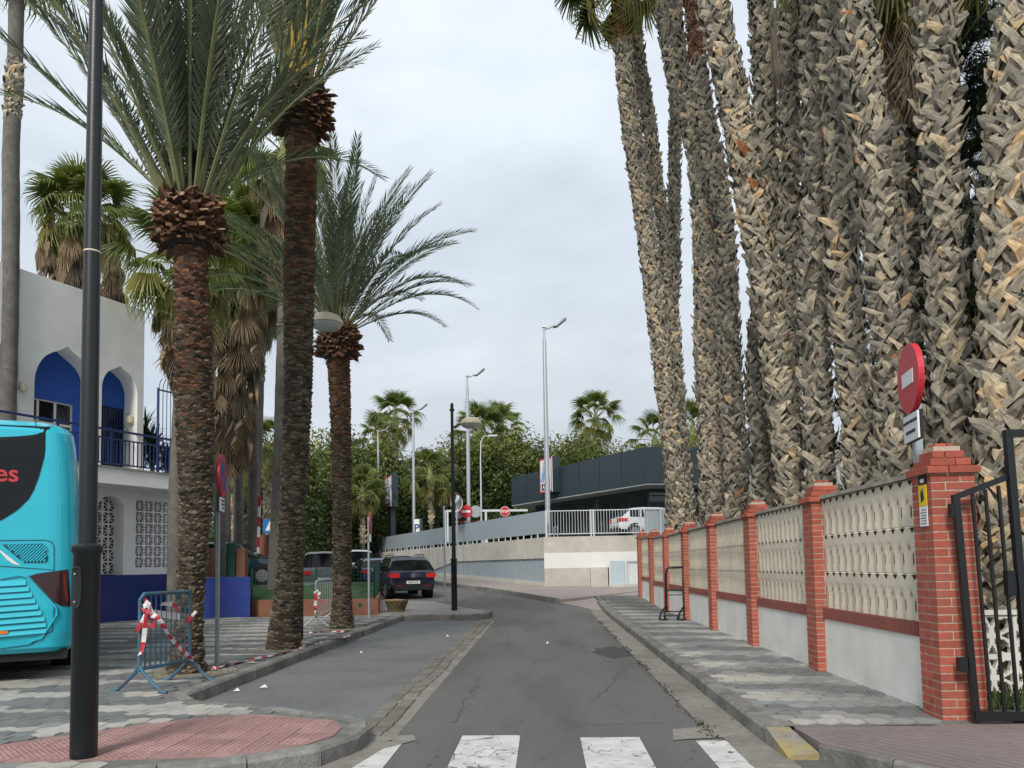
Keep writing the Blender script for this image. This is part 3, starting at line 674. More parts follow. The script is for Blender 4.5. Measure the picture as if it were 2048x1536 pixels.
def phoenix(label, base, pts, boss_z, boss_h, seed, nfr, elo, ehi, az0=None, arch=(0, 4), stub=.24, rb=.42, extra=(), fsc=1.0):
    """feather palm: trunk of leaf scars, swollen boss of cut stalks, fronds"""
    rg = random.Random(seed)
    t = thing('date_palm', label, 'palm tree', base, 0, 'trimmed date palms along the kerb')
    path = smooth_path(pts, 60)
    b = MB(); b.tube([p for p, r in path], [r*.94 for p, r in path], 16)
    tr = b.build('trunk', SCARK, t)
    sc = MB(); row = 0
    cum = [0]
    for a, c in zip(path, path[1:]): cum.append(cum[-1]+(c[0]-a[0]).length)
    tot = cum[-1]; s = 0.0; i = 0
    while s < tot:
        while i < len(cum)-2 and cum[i+1] < s: i += 1
        f = (s-cum[i])/(cum[i+1]-cum[i]); p = path[i][0].lerp(path[i+1][0], f); r = path[i][1]*(1-f)+path[i+1][1]*f
        tt, x, y = frame(path, i); n_ = 14; h = .085*(1.35 if s < 1.2 else 1)
        hz = (s/tot)
        for k in range(n_):
            g = 2*PI*(k+.5*(row % 2)+rg.uniform(-.12, .12))/n_; n = x*math.cos(g)+y*math.sin(g); sd_ = tt.cross(n)
            wv = sd_*(PI*r/n_)*rg.uniform(.8, 1.2); o = p+n*r*.90+tt*rg.uniform(-.02, .02); lip = rg.uniform(.022, .052)
            rust = min(1, max(0, (hz-.50)*2.6+rg.uniform(-.25, .25)))
            v = rg.uniform(0, .45) if rg.random() > rust else rg.uniform(.50, 1.0)
            hh = h*rg.uniform(.16, .30); jz = rg.uniform(-.014, .014); tilt = tt*rg.uniform(-.012, .012)
            o = o+tt*jz; md = tt*rg.uniform(.0, .014)
            a0, a1 = o-wv-tt*hh, o+wv-tt*hh
            c0, cm, c1 = o-wv*.96+tt*hh*.4+n*lip*.7-tilt, o+tt*hh+n*lip+md, o+wv*.96+tt*hh*.4+n*lip*.7+tilt
            d0, d1 = o-wv+tt*hh*1.2, o+wv+tt*hh*1.2
            sc.add([a0, a1, c1, cm, c0, d0, d1], [(0, 1, 2, 3, 4), (4, 3, 2, 6, 5), (0, 4, 5), (2, 1, 6)], 0, max(.001, v))
        s += .050*rg.uniform(.9, 1.1)*(1.35 if s < 1.2 else 1); row += 1
    stuff(sc.build('leaf_scars', SCAR, tr))
    # boss
    top = path[-1][0]; b = MB(); cz = boss_z-base[2]
    ct = Vector((top.x-base[0], top.y-base[1], cz))
    b.lathe([(.24, -.05), (rb*.80, .05), (rb*.92, boss_h*.35), (rb*.86, boss_h*.65), (rb*.6, boss_h*.95), (.16, boss_h*1.25), (.09, boss_h*1.6)], 14)
    cr_ = b.build('crown', SCARK, t, world=False, loc=ct)
    st = MB(); ga = 2.39996
    for k in range(230):
        f = k/229; z = boss_h*(.02+.98*f); g = k*ga; rr = rb*(.78+.18*math.sin(PI*min(1, f*1.15)) if f < .8 else .96-1.6*(f-.8))
        n = Vector((math.cos(g), math.sin(g), 0)); sd_ = Vector((-n.y, n.x, 0))
        el_ = R(-22+70*f+rg.uniform(-28, 28)); g += rg.uniform(-.25, .25); d = n*math.cos(el_)+Vector((0, 0, 1))*math.sin(el_); u = sd_.cross(d)
        o = n*rr*.86+Vector((0, 0, z)); L_ = stub*rg.uniform(.25, .85)*(1.1-.3*f); wv = sd_*rg.uniform(.035, .085); hv = u*rg.uniform(.012, .030); tl_ = rg.uniform(-.5, .5); wv, hv = wv*math.cos(tl_)+hv*math.sin(tl_), hv*math.cos(tl_)-wv*math.sin(tl_)*.3
        e = o+d*L_; sl_ = d*rg.uniform(-.07, .07); tp_ = rg.uniform(.35, .95)
        v = min(.99, max(.01, rg.uniform(0, .75)))
        st.add([o-wv*1.3-hv, o+wv*1.3-hv, o+wv*1.3+hv, o-wv*1.3+hv, e-wv*tp_-hv*.8, e+wv*tp_-hv*.6+sl_, e+wv*tp_*.7+hv+sl_, e-wv*tp_*.9+hv*1.2], [(0, 1, 5, 4), (1, 2, 6, 5), (2, 3, 7, 6), (3, 0, 4, 7)], 0, v)
        st.add([e-wv*tp_-hv*.8, e+wv*tp_-hv*.6+sl_, e+wv*tp_*.7+hv+sl_, e-wv*tp_*.9+hv*1.2], [(0, 1, 2, 3)], 0, rg.uniform(.35, 1))
    for k in range(320):            # loose fibre between the stubs
        g = rg.uniform(0, 6.28); z = boss_h*rg.uniform(-.05, .95); n = Vector((math.cos(g), math.sin(g), 0)); o = n*rb*rg.uniform(.75, 1.05)+Vector((0, 0, z)); sd_ = Vector((-n.y, n.x, 0))*rg.uniform(.004, .014)
        e = o+n*rg.uniform(.02, .16)+Vector((-n.y, n.x, 0))*rg.uniform(-.12, .12)+Vector((0, 0, rg.uniform(-.18, .10)))
        st.add([o-sd_, o+sd_, e], [(0, 1, 2)], 0, rg.uniform(.05, .8))
    stuff(st.build('petiole_stubs', STUB, cr_, world=False))
    for i in range(nfr):
        f = i/(nfr-1); el_ = R(ehi+(elo-ehi)*f)+rg.uniform(-.07, .07); g = i*ga+rg.uniform(-.25, .25)
        k = arch[0]+(arch[1]-arch[0])*f+rg.uniform(-.6, .6); k = int(max(0, min(4, round(k))))
        rr = .05+.24*f
        place_leaf('frond', FRS[k], cr_, (-math.sin(g)*rr, math.cos(g)*rr, boss_h*(1.15-.35*f)), g, el_, rg.uniform(-.25, .25), fsc*rg.uniform(.9, 1.06))
    for (g, el_, k, s_) in extra:
        place_leaf('frond', FRS[k], cr_, (-math.sin(R(g))*.2, math.cos(R(g))*.2, boss_h*.9), R(g), R(el_), 0, s_)
    return t, cr_
# ---- broadleaf crown mesh
def leaf_cloud(name, n, rx, ry, rz, seed, leaf=.30, lobes=16, mt=FICUS, asp=.28):
    rg = random.Random(seed); b = MB(); cs = []
    for k in range(lobes):
        g = rg.uniform(0, 2*PI); z = rg.uniform(-.8, .95); rr = math.sqrt(max(.05, 1-z*z*.8))*rg.uniform(.35, .8)
        cs.append((Vector((rx*rr*math.cos(g), ry*rr*math.sin(g), rz*z)), rg.uniform(.26, .48)*min(rx, rz), rg.uniform(-.15, .18)))
    for i in range(n):
        c, r, tn = cs[rg.randrange(lobes)]
        d = Vector((rg.gauss(0, 1), rg.gauss(0, 1), rg.gauss(0, 1))).normalized(); q = rg.random()**.38
        if rg.random() < .04: q *= 1.25
        p = c+d*r*q
        nn = (d+Vector((rg.gauss(0, .6), rg.gauss(0, .6), rg.gauss(.3, .6)))).normalized(); x = nn.orthogonal().normalized(); y = nn.cross(x)
        a = rg.uniform(0, 6.28); u = x*math.cos(a)+y*math.sin(a); v = nn.cross(u); s_ = leaf*rg.uniform(.6, 1.25)
        val = min(1, max(0.01, rg.gauss(.42, .18)+tn+.22*(p.z/rz)))  # leaf tone rises with height, painting the crown tops as lit
        b.add([p-u*s_*.5, p+v*s_*asp+nn*.02, p+u*s_*.5, p-v*s_*asp+nn*.02], [(0, 1, 2, 3)], 0, val)
    return b.mesh(name, mt)
# ================================================================== RIGHT: brick pillars and precast wall
PX0, PW, PD, PY0, PSP = 3.22, .36, .33, 6.50, 2.865
CH = .0685
def gzw(y): return gz(y)+.12
brk = {}
def brick_mesh(lx, ly):
    k = (round(lx, 3), round(ly, 3))
    if k not in brk:
        b = MB(); c = .004; h = CH-.011
        x0, x1, y0, y1 = -lx/2, lx/2, -ly/2, ly/2
        b.add([(x0, y0, 0), (x1, y0, 0), (x1, y1, 0), (x0, y1, 0), (x0, y0, h-c), (x1, y0, h-c), (x1, y1, h-c), (x0, y1, h-c), (x0+c, y0+c, h), (x1-c, y0+c, h), (x1-c, y1-c, h), (x0+c, y1-c, h)],
              [(0, 3, 2, 1), (8, 9, 10, 11), (0, 1, 5, 4), (1, 2, 6, 5), (2, 3, 7, 6), (3, 0, 4, 7), (4, 5, 9, 8), (5, 6, 10, 9), (6, 7, 11, 10), (7, 4, 8, 11)])
        brk[k] = b.mesh('brick', BRICK)
    return brk[k]
ordn = ['nearest the black gate', 'second from the black gate', 'third from the black gate', 'fourth from the black gate', 'fifth from the black gate', 'third from the far end of the wall', 'second from the far end of the wall', 'at the far end of the wall']
for i in range(8):
    y0 = PY0+i*PSP; zb = gzw(y0); H_ = 30
    t = thing('brick_pillar', 'red brick pillar with stepped cap, '+ordn[i], 'pillar', (PX0, y0, zb-.02), 0, 'brick pillars of the garden wall')
    core = MB(); core.box(.004, PW-.004, .004, PD-.004, -.05, H_*CH+.02); core.box(.07, PW-.07, .07, PD-.07, H_*CH, (H_+4)*CH-.04)
    core.build('mortar_core', MORTAR, t, world=False)
    many = i >= 5; jm = MB()
    def put(lx, ly, x, y, z):
        if many:
            h = CH-.011; jm.box(x-lx/2, x+lx/2, y-ly/2, y+ly/2, z, z+h)
        else: link('brick', brick_mesh(lx, ly), t, (x, y, z+rnd(-.001, .001)), (0, 0, rnd(-.012, .012)))
    for c in range(H_):
        z = c*CH; g = .011; bl = .235; bs = PW-bl-g
        a, bq = (bl, bs) if c % 2 else (bs, bl)
        put(a, .115, a/2, .0575, z); put(bq, .115, a+g+bq/2, .0575, z)
        if c % 2: put(.115, PD-.115-g, .0575, .115+g+(PD-.115-g)/2, z)
        else:
            q = (PD-.115-2*g)/2; put(.115, q, .0575, .115+g+q/2, z); put(.115, q, .0575, .115+2*g+q*1.5, z)
        put(.115, PD-.115-g, PW-.0575, .115+g+(PD-.115-g)/2, z)
    for c, (inset) in enumerate((-.035, .015, .05, .105)):
        z = (H_+c)*CH; a = PW-2*inset; dp = PD-2*inset; half = a*(.62 if c % 2 else .4)-.005
        put(half, dp, inset+half/2, inset+dp/2, z); put(a-half-.01, dp, inset+half+.01+(a-half-.01)/2, inset+dp/2, z)
    if many: stuff(jm.build('bricks', BRICK, t, world=False))
# precast panel row (relief shared by every row of every panel)
def relief_row(length, rowh, nm):
    b = MB(); U, V = 26, 36; nx = nm*U; mod = length/nm
    def hole(u, v):
        if .84 < v < .965 and abs(u-.5) < .29*(v-.84)/.125: return True
        uu = min(u, 1-u)
        if .50 < v < .66 and uu < .105*(.66-v)/.16: return True
        if .18 < v < .46:
            q = (v-.18)/.28; return abs(u-.5) < .085*math.sin(PI*min(1, q*.9+.1))**.6
        return False
    def h(u, v): return .016*(1-math.cos(2*PI*(u-.5)))*.5*(1 if v < .5 else max(0, (.72-v)/.22))+(.012 if v > .975 else 0)
    vs = []
    for j in range(V+1):
        for i in range(nx+1): vs.append((h((i % U)/U, j/V), length*i/nx, rowh*j/V))
    k = nx+1; cells = set()
    for j in range(V):
        for i in range(nx):
            if not hole(((i % U)+.5)/U, (j+.5)/V): cells.add((i, j))
    b.add(vs, [(j*k+i, (j+1)*k+i, (j+1)*k+i+1, j*k+i+1) for i, j in sorted(cells)])
    dp = .004
    for j in range(V):                 # reveals of the openings
        for i in range(nx):
            if (i, j) in cells: continue
            y0, y1, z0, z1 = length*i/nx, length*(i+1)/nx, rowh*j/V, rowh*(j+1)/V
            if (i-1, j) in cells: b.poly([(0, y0, z0), (0, y0, z1), (dp, y0, z1), (dp, y0, z0)])
            if (i+1, j) in cells: b.poly([(0, y1, z0), (dp, y1, z0), (dp, y1, z1), (0, y1, z1)])
            if (i, j-1) in cells: b.poly([(0, y0, z0), (dp, y0, z0), (dp, y1, z0), (0, y1, z0)])
            if (i, j+1) in cells: b.poly([(0, y0, z1), (0, y1, z1), (dp, y1, z1), (dp, y0, z1)])
    b.box(.135, .139, 0, length, 0, rowh)
    for z in (.002, rowh-.002): b.poly([(.01, 0, z), (.135, 0, z), (.135, length, z), (.01, length, z)])
    return b.mesh('precast_row', PANEL)
PL = PSP-PD; rowm = relief_row(PL, .428, 13)
pos = ['beside the black gate', 'second from the black gate', 'third from the black gate', 'behind the hand truck', 'fourth from its far end', 'third from its far end', 'second from its far end']
for i in range(7):
    y0 = PY0+i*PSP+PD; zb = gzw(y0+PL/2)-.01
    t = thing('garden_wall_bay', 'cream precast relief wall bay on white plinth, '+pos[i], 'wall', (PX0+.10, y0, zb), 0, 'cream wall bays between brick pillars')
    MB().box(0, .16, 0, PL, -.05, .645).build('plinth', WHITEP, t, world=False)
    bd = MB(); bd.box(-.005, .17, 0, PL, .646, .775)
    nb = 40
    for k in range(nb): bd.box(-.016, .0, PL*k/nb+.006, PL*(k+1)/nb-.006, .648, .773)
    bd.build('soldier_course', BRICKB, t, world=False)
    for r in range(3): link('precast_row', rowm, t, (.02, 0, .777+r*.430))
    MB().box(-.012, .16, 0, PL, 2.068, 2.108).build('coping', COPING, t, world=False)
# black gate on the first pillar
gt0 = Vector((PX0+.16, PY0-.12, .12))
t = thing('metal_gate', 'black steel bar gate hung in front of the brick pillar', 'gate', gt0)
def gb(p, q, w_, name='bar'):
    MB().bar(p, q, w_).build(name, BLACKM, t, world=False)
gb((-.03, 0, 1.84), (.04, 0, .02), .05, 'stile'); gb((-.04, .0, 1.82), (.40, 0, 1.98), .045, 'top_rail'); gb((.02, 0, .07), (3.2, 0, .05), .075, 'bottom_rail')
for k in range(1, 4): gb((.105*k+.00, 0, 1.82+.03*k), (.105*k+.055, 0, .07), .022)
gb((.40, -.02, 2.36), (.46, -.02, .03), .055, 'post')
gb((.40, -.02, 2.33), (3.2, -.02, 2.33), .06, 'top_rail')
for k in range(1, 24): gb((.44+.115*k, -.02, 2.32), (.46+.115*k, -.02, .07), .022)
for z in (1.66, .42): MB().box(-.075, -.01, -.02, .04, z, z+.11).build('hinge', BLACKM, t, world=False)
MB().box(.33, .40, -.03, .03, 1.02, 1.22).build('lock_box', BLACKM, t, world=False)
# white pierced block wall behind the gate
def lattice_mesh(w_=.30, th=.07, mt=WHITEP, name='lattice_block'):
    b = MB(); f = .020*w_/.3; h = w_/2
    for (x0, x1, z0, z1) in ((-h, h, -h, -h+f), (-h, h, h-f, h), (-h, -h+f, -h+f, h-f), (h-f, h, -h+f, h-f)): b.box(x0, x1, -th/2, th/2, z0, z1)
    for sx_ in (-1, 1):
        for sz_ in (-1, 1):
            b.bar((0, 0, 0), (sx_*(h-f), 0, sz_*(h-f)), th*.6, .016*w_/.3)
            for rev in (0, 1):      # petals
                pts = []
                for k in range(6):
                    q = k/5; bulge = .088*w_/.3*math.sin(PI*q)
                    x, z = q*(h-f), q*(h-f)
                    o = Vector((1, 0, -1)).normalized()*bulge*(1 if rev else -1)
                    pts.append(Vector((sx_*(x+o.x), 0, sz_*(z+o.z))))
                for p, q in zip(pts, pts[1:]): b.bar(p, q, th*.6, .0105*w_/.3)
    return b.mesh(name, mt)
def pierced_mesh(w_, th):
    """block with four leaf shaped and four triangular openings"""
    b = MB(); n = 34; h = w_/2
    def hole(u, v):
        x, y = abs(u-.5), abs(v-.5); t_ = (x+y)/2; q = abs(x-y)/2
        if .07 < t_ < .40 and q < .10*math.sin(PI*(t_-.07)/.33)**.8: return True
        a_, c_ = max(x, y), min(x, y)
        return .20 < a_ < .45 and c_ < .48*(a_-.20)
    cells = {(i, j) for i in range(n) for j in range(n) if not hole((i+.5)/n, (j+.5)/n)}
    for (i, j) in sorted(cells):
        x0, x1, z0, z1 = -h+w_*i/n, -h+w_*(i+1)/n, -h+w_*j/n, -h+w_*(j+1)/n
        b.poly([(x0, -th/2, z0), (x1, -th/2, z0), (x1, -th/2, z1), (x0, -th/2, z1)])
        for di, dj, q in ((-1, 0, [(x0, z0), (x0, z1)]), (1, 0, [(x1, z1), (x1, z0)]), (0, -1, [(x1, z0), (x0, z0)]), (0, 1, [(x0, z1), (x1, z1)])):
            if (i+di, j+dj) not in cells: b.poly([(q[0][0], -th/2, q[0][1]), (q[1][0], -th/2, q[1][1]), (q[1][0], th/2, q[1][1]), (q[0][0], th/2, q[0][1])])
    return b.mesh('lattice_block', WHITEP)
LAT = pierced_mesh(.40, .05)

t = thing('pierced_block_wall', 'low white pierced block wall behind the black gate', 'wall', (4.1, 7.62, .1))
MB().box(-.05, 1.9, -.05, .05, .80, .84).build('coping', WHITEP, t, world=False)
for i in range(4):
    for j in range(2): link('lattice_block', LAT, t, (.16+.405*i, 0, .2+.4*j))
bw = MB()
for k in range(420):
    x, y = rnd(3.6, 5.2), rnd(6.75, 7.4); e = rnd(0, 6.28); h = rnd(.03, .22)
    q = Vector((math.cos(e), math.sin(e), 0))*rnd(.015, .04); bw.poly([(x-q.x, y-q.y, .1+h*.3), (x+q.y, y-q.x, .1+h), (x+q.x, y+q.y, .1+h*.8), (x-q.y, y+q.x, .1+h*.2)])
tag(stuff(bw.build('weed_patch', WEED)), 'low green weeds at the foot of the black gate', 'weeds')
MB().poly([(3.5, 6.75, .1), (14, 6.75, .1), (14, 28, .2), (3.5, 28, .2)]).build('garden_ground', DIRT); struct(bpy.data.objects['garden_ground'])
# ================================================================== RIGHT: fan palms behind the wall
WP = [  # label, depth Y, [(px, py, half-width px)], top, tone
 ('slender fan palm leaning over the store end of the wall, its crown in view', 22.0, [(1362, 1040, 24), (1350, 930, 22), (1321, 690, 21), (1286, 414, 21), (1256, 200, 21), (1241, 0, 21), (1238, -30, 21)], 'crown', .16),
 ('slim fan palm just behind the leaning crowned palm', 23.2, [(1376, 1040, 18), (1362, 897, 17), (1331, 483, 16), (1314, 380, 16), (1297, 241, 16), (1269, 70, 16), (1258, -50, 16)], 'none', .05),
 ('thin straight fan palm rising between two leaning trunks', 25.5, [(1345, 1040, 15), (1341, 690, 14), (1348, 552, 14), (1348, 414, 14), (1350, 276, 14), (1352, 100, 14), (1352, -60, 14)], 'none', -.02),
 ('thick fan palm bending left above the hand truck', 19.0, [(1428, 1050, 31), (1426, 966, 29), (1414, 690, 27), (1410, 483, 26), (1397, 310, 26), (1362, 172, 27), (1338, 35, 28), (1318, -150, 28)], 'none', .05),
 ('upright fan palm sharing its foot with the thick bending palm', 17.2, [(1474, 1060, 31), (1470, 966, 28), (1459, 690, 25), (1450, 483, 22), (1430, 330, 20), (1407, 207, 19), (1392, 90, 19), (1382, -80, 18)], 'rust', -.04),
 ('broad fan palm crossing from left top to right foot', 13.4, [(1590, 1080, 36), (1584, 966, 32), (1559, 759, 31), (1538, 621, 31), (1517, 483, 32), (1490, 331, 33), (1462, 172, 33), (1428, 20, 33), (1410, -150, 32)], 'none', .10),
 ('fan palm half hidden behind the broad crossing palm', 15.2, [(1535, 1060, 27), (1528, 966, 25), (1514, 759, 24), (1528, 580, 24), (1536, 414, 25), (1530, 241, 26), (1524, 69, 26), (1515, -100, 24)], 'rust', -.10),
 ('grey fan palm with a brown hanging strip of fibre', 14.3, [(1578, 1080, 24), (1575, 800, 22), (1573, 621, 22), (1578, 414, 22), (1580, 207, 22), (1578, 0, 22), (1574, -200, 22)], 'none', -.05),
 ('dark upright fan palm beside the second brick pillar', 12.4, [(1640, 1100, 35), (1635, 897, 33), (1628, 621, 32), (1629, 414, 31), (1630, 207, 30), (1626, 35, 30), (1618, -120, 30)], 'none', -.12),
 ('pale fan palm above the second brick pillar', 11.6, [(1726, 1120, 35), (1721, 966, 34), (1714, 828, 33), (1693, 621, 33), (1683, 414, 32), (1674, 207, 32), (1662, 0, 32), (1650, -120, 32)], 'none', .06),
 ('stout fan palm leaning behind the no entry sign', 10.2, [(1800, 1150, 40), (1796, 950, 38), (1790, 828, 37), (1776, 621, 36), (1752, 414, 36), (1738, 241, 37), (1718, 69, 37), (1704, -100, 37)], 'none', 0),
 ('shaded fan palm seen in the gap beyond the stout one', 13.5, [(1826, 1100, 30), (1816, 700, 27), (1816, 552, 26), (1818, 414, 26), (1822, 241, 25), (1826, 60, 24), (1830, -100, 24)], 'none', -.2),  # darkest bark tone, its shade put into the colour
 ('tall fan palm rising behind the gate pillar', 9.0, [(1900, 1250, 44), (1897, 862, 40), (1893, 690, 38), (1890, 483, 38), (1880, 276, 38), (1873, 69, 39), (1864, -60, 39)], 'none', .02),
 ('massive cream barked fan palm behind the black gate', 8.0, [(2012, 1440, 72), (2012, 1200, 62), (2014, 828, 60), (2020, 552, 59), (2026, 345, 59), (2050, 69, 60), (2064, -120, 60)], 'none', .17),
]
palm_group = 'fan palms behind the garden wall'
FP = []
for i, (lab, Y, px, mode, tone) in enumerate(WP):
    pts = []
    for (x, y, hw) in px:
        p = at(x, y, Y); pts.append((p, hw*Y/FPX-.03))
    b0 = pts[0][0]
    if b0.z > .1:
        bot = Vector((b0.x+.03, b0.y, .08)); pts.insert(0, (bot, pts[0][1]*1.08))
    if mode != 'crown':
        (pa, ra), (pb, rb2) = pts[-2], pts[-1]; dd = (pb-pa).normalized(); pts.append((pb+(dd+Vector((0, 0, 1))).normalized()*max(2.6, 19.5-pb.z), rb2*.92))
    base = (pts[0][0].x, pts[0][0].y, .1)
    t = thing('fan_palm', lab, 'palm tree', base, 0, palm_group); FP.append(t)
    path = smooth_path(pts, 48)
    b = MB(); b.tube([p for p, r in path], [r*.86 for p, r in path], 12); tr = b.build('trunk', BOOTK, t)
    rmid = path[20][1]
    per = max(7, int(2*PI*rmid/.15)); ln = .27 if Y < 15 else .25; wd = .105
    if mode == 'rust':
        stuff(boots(path, .125, per, ln, wd, 0, .66, 100+i, tone=tone).build('leaf_bases', BOOT, tr))
        stuff(boots(path, .085, per, .2, .09, .66, 1.0, 200+i).build('rusty_leaf_bases', BOOTR, tr))
    elif mode == 'crown':
        stuff(boots(path, .125, per, ln, wd, 0, .90, 100+i, tone=tone-.10).build('leaf_bases', BOOT, tr))
        stuff(boots(path, .085, per, .2, .09, .90, 1.0, 200+i).build('rusty_leaf_bases', BOOTR, tr))
    else: stuff(boots(path, .125, per, ln, wd, 0, 1.0, 100+i, tone=tone).build('leaf_bases', BOOT, tr))
    topw = path[-1][0]; lo = topw-Vector(base)
    fan_crown(t, (lo.x, lo.y, lo.z+.45), 30, 1.12 if mode != 'crown' else 1.05, 300+i, elo=-58 if mode == 'crown' else -35)
# slim palm with a skirt of dead leaves, further back
Y = 12.2; pts = [(at(1800, 1080, Y), .20), (at(1792, 500, Y), .14), (at(1786, 230, Y), .13), (at(1795, -40, Y), .13)]
base = (pts[0][0].x, Y, .1); t = thing('fan_palm', 'slim fan palm wearing a straw coloured skirt of dead leaves', 'palm tree', base, 0, palm_group)
pts.insert(0, (Vector((base[0], Y, .08)), .22)); path = smooth_path(pts, 40)
tr = MB().tube([p for p, r in path], [r*.85 for p, r in path], 10).build('trunk', BOOTK, t)
stuff(boots(path, .11, 7, .22, .1, 0, 1, 77, tone=.08).build('leaf_bases', BOOT, tr))
lo = path[-1][0]-Vector(base); fan_crown(t, (lo.x, lo.y, lo.z+.4), 26, .95, 78, skirt=90, skirt_len=.75, skirt_r=.26)
# small dead tuft hanging between trunks
b = MB(); c = at(1556, 40, 14.28)
for k in range(130):
    x, y = c.x+rnd(-.14, .10), c.y+rnd(-.12, .12); z = c.z+rnd(-1.0, .45); L_ = rnd(.4, 1.2); q = rnd(.008, .02)
    b.poly([(x-q, y, z), (x+q, y, z), (x+rnd(-.06, .06), y+rnd(-.05, .05), z-L_)])
stuff(b.build('hanging_fibre', DRYG, FP[7]))
# ================================================================== LEFT: date palms
AB = [(-4.73, 10.04), (-4.42, 12.92), (-4.52, 17.04)]
def tp(px, py, Y): return at(px, py, Y)
pA = [(Vector((-4.74, 10.04, .1)), .27), (tp(374, 1305, 10.04), .20), (tp(379, 1220, 10.04), .168), (tp(388, 1090, 10.04), .178), (tp(392, 1000, 10.04), .205), (tp(391, 880, 10.04), .242), (tp(388, 780, 10.04), .248), (tp(384, 620, 10.04), .22), (tp(380, 485, 10.04), .21)]
phoenix('date palm with wide upright fronds next to the blue crowd barrier', (-4.74, 10.04, .1), pA, tp(380, 492, 10.04).z, .62, 11, 44, 60, 87, arch=(0, 1.2), rb=.43,
        extra=((72, 44, 1, 1.02), (98, 47, 0, 1.0), (58, 52, 0, .95), (-62, 47, 3, .72), (-100, 58, 2, .75), (-75, 58, 1, .8), (180, 70, 0, 1), (140, 66, 1, 1), (-140, 66, 1, 1)))
pB = [(Vector((-4.44, 12.92, .1)), .30), (tp(577, 1180, 12.92), .222), (tp(586, 1000, 12.92), .215), (tp(596, 780, 12.92), .235), (tp(598, 560, 12.92), .262), (tp(601, 400, 12.92), .262), (tp(602, 255, 12.92), .25)]
tB, crB = phoenix('tallest date palm with yellow stalks and a rust red upper trunk', (-4.44, 12.92, .1), pB, tp(602, 262, 12.92).z, .85, 12, 24, 66, 87, arch=(.0, 1.0), rb=.48, stub=.27)
rg = random.Random(5)
for k in range(16):
    g = k*2.4; place_leaf('frond', FRSY[0], crB, (-math.sin(g)*.14, math.cos(g)*.14, .75), g, R(rg.uniform(70, 84)), 0, .95)
    b_ = MB()
ym = MB()
pth = [(0, 0, 0), (0, .5, .02), (0, 1.1, .0)]; ym.add([(-.10, 0, 0), (.10, 0, 0), (.06, .55, .03), (-.06, .55, .03), (.03, 1.2, .01), (-.03, 1.2, .01), (-.07, 0, -.03), (.07, 0, -.03)], [(0, 1, 2, 3), (3, 2, 4, 5), (0, 6, 7, 1)])
ymm = ym.mesh('stalk_base', RACHY)
for k in range(22):
    g = k*2.4; place_leaf('stalk_base', ymm, crB, (-math.sin(g)*(.12+.006*k), math.cos(g)*(.12+.006*k), .62), g, R(rg.uniform(68, 82)), 0, rg.uniform(.8, 1.15))
pC = [(Vector((-4.53, 17.04, .1)), .28), (tp(684, 1180, 17.04), .205), (tp(684, 980, 17.04), .212), (tp(680, 800, 17.04), .235), (tp(676, 705, 17.04), .26)]
phoenix('shorter date palm with full arching crown near the tree stump', (-4.53, 17.04, .1), pC, tp(675, 714, 17.04).z, .72, 13, 60, 30, 86, arch=(0, 3.3), rb=.45, stub=.24, fsc=.86)
# ================================================================== LEFT: slender fan palms
def slim_palm(label, Y, px, rr, crown=None, boots_from=None, mt=TRUNKG, grp='tall slender fan palms behind the plaza', zb=.1, sc=1.0, skirt=0, skl=0, n=28, seed=1, skr=.35, elo=-50, ylow=.35):
    pts = [(at(x, y, Y), r) for (x, y), r in zip(px, rr)]
    base = (pts[0][0].x, Y, zb)
    if pts[0][0].z > zb+.1: pts.insert(0, (Vector((base[0], Y, zb-.05)), rr[0]*1.15))
    t = thing('fan_palm', label, 'palm tree', base, 0, grp)
    path = smooth_path(pts, 50)
    rs = [r*(1+.025*math.sin(k*2.1)) for k, (p, r) in enumerate(path)]
    tr = MB().tube([p for p, r in path], rs, 14).build('trunk', mt, t, smooth=True)
    if boots_from is not None:
        stuff(boots(path, .10, max(6, int(2*PI*rr[-1]/.15)), .2, .11, boots_from[0], boots_from[1], seed, tone=.08).build('leaf_bases', BOOT, tr))
        if len(boots_from) > 2: stuff(boots(path, .09, max(6, int(2*PI*rr[-1]/.15)), .18, .10, boots_from[1], boots_from[2], seed+1).build('rusty_leaf_bases', BOOTR, tr))
    lo = path[-1][0]-Vector(base)
    fan_crown(t, (lo.x, lo.y, lo.z+.35*sc), n, sc, seed, skirt=skirt, skirt_len=skl, skirt_r=skr, elo=elo, ylow=ylow)
    return t
slim_palm('slender grey fan palm with a ruff of leaf bases before the white building', 17.6, [(12, 900), (18, 700), (22, 450), (22, 300), (30, 130), (34, -40), (38, -140)], [.20, .19, .19, .19, .17, .17, .17], boots_from=(.72, .80), seed=21)
slim_palm('bushy fan palm with a thick dead skirt behind the white building roof', 30.0, [(170, 900), (172, 700), (170, 510), (168, 455)], [.4, .4, .36, .3], sc=1.12, skirt=150, skl=4.2, skr=1.25, n=64, seed=22, elo=-62, ylow=.5)
slim_palm('shaggy fan palm whose long dead skirt hangs beside the first date palm', 25.0, [(440, 1110), (442, 900), (450, 700), (458, 520)], [.20, .2, .2, .2], sc=1.0, skirt=170, skl=5.8, skr=.85, n=56, seed=23, elo=-70, ylow=.5, zb=.2)
slim_palm('fan palm with a short rounded skirt behind the tallest date palm', 31.0, [(505, 1100), (515, 900), (520, 760), (524, 520), (516, 420)], [.2, .18, .17, .17, .17], sc=1.1, skirt=120, skl=4.2, skr=.8, n=52, seed=24, boots_from=(.55, .95), elo=-60, ylow=.45, zb=.3)
slim_palm('thin grey fan palm trunk just right of the striped pole', 27.0, [(505, 1110), (507, 950), (506, 760), (500, 600), (498, 480)], [.22, .19, .18, .17, .16], n=24, seed=25, zb=.2)
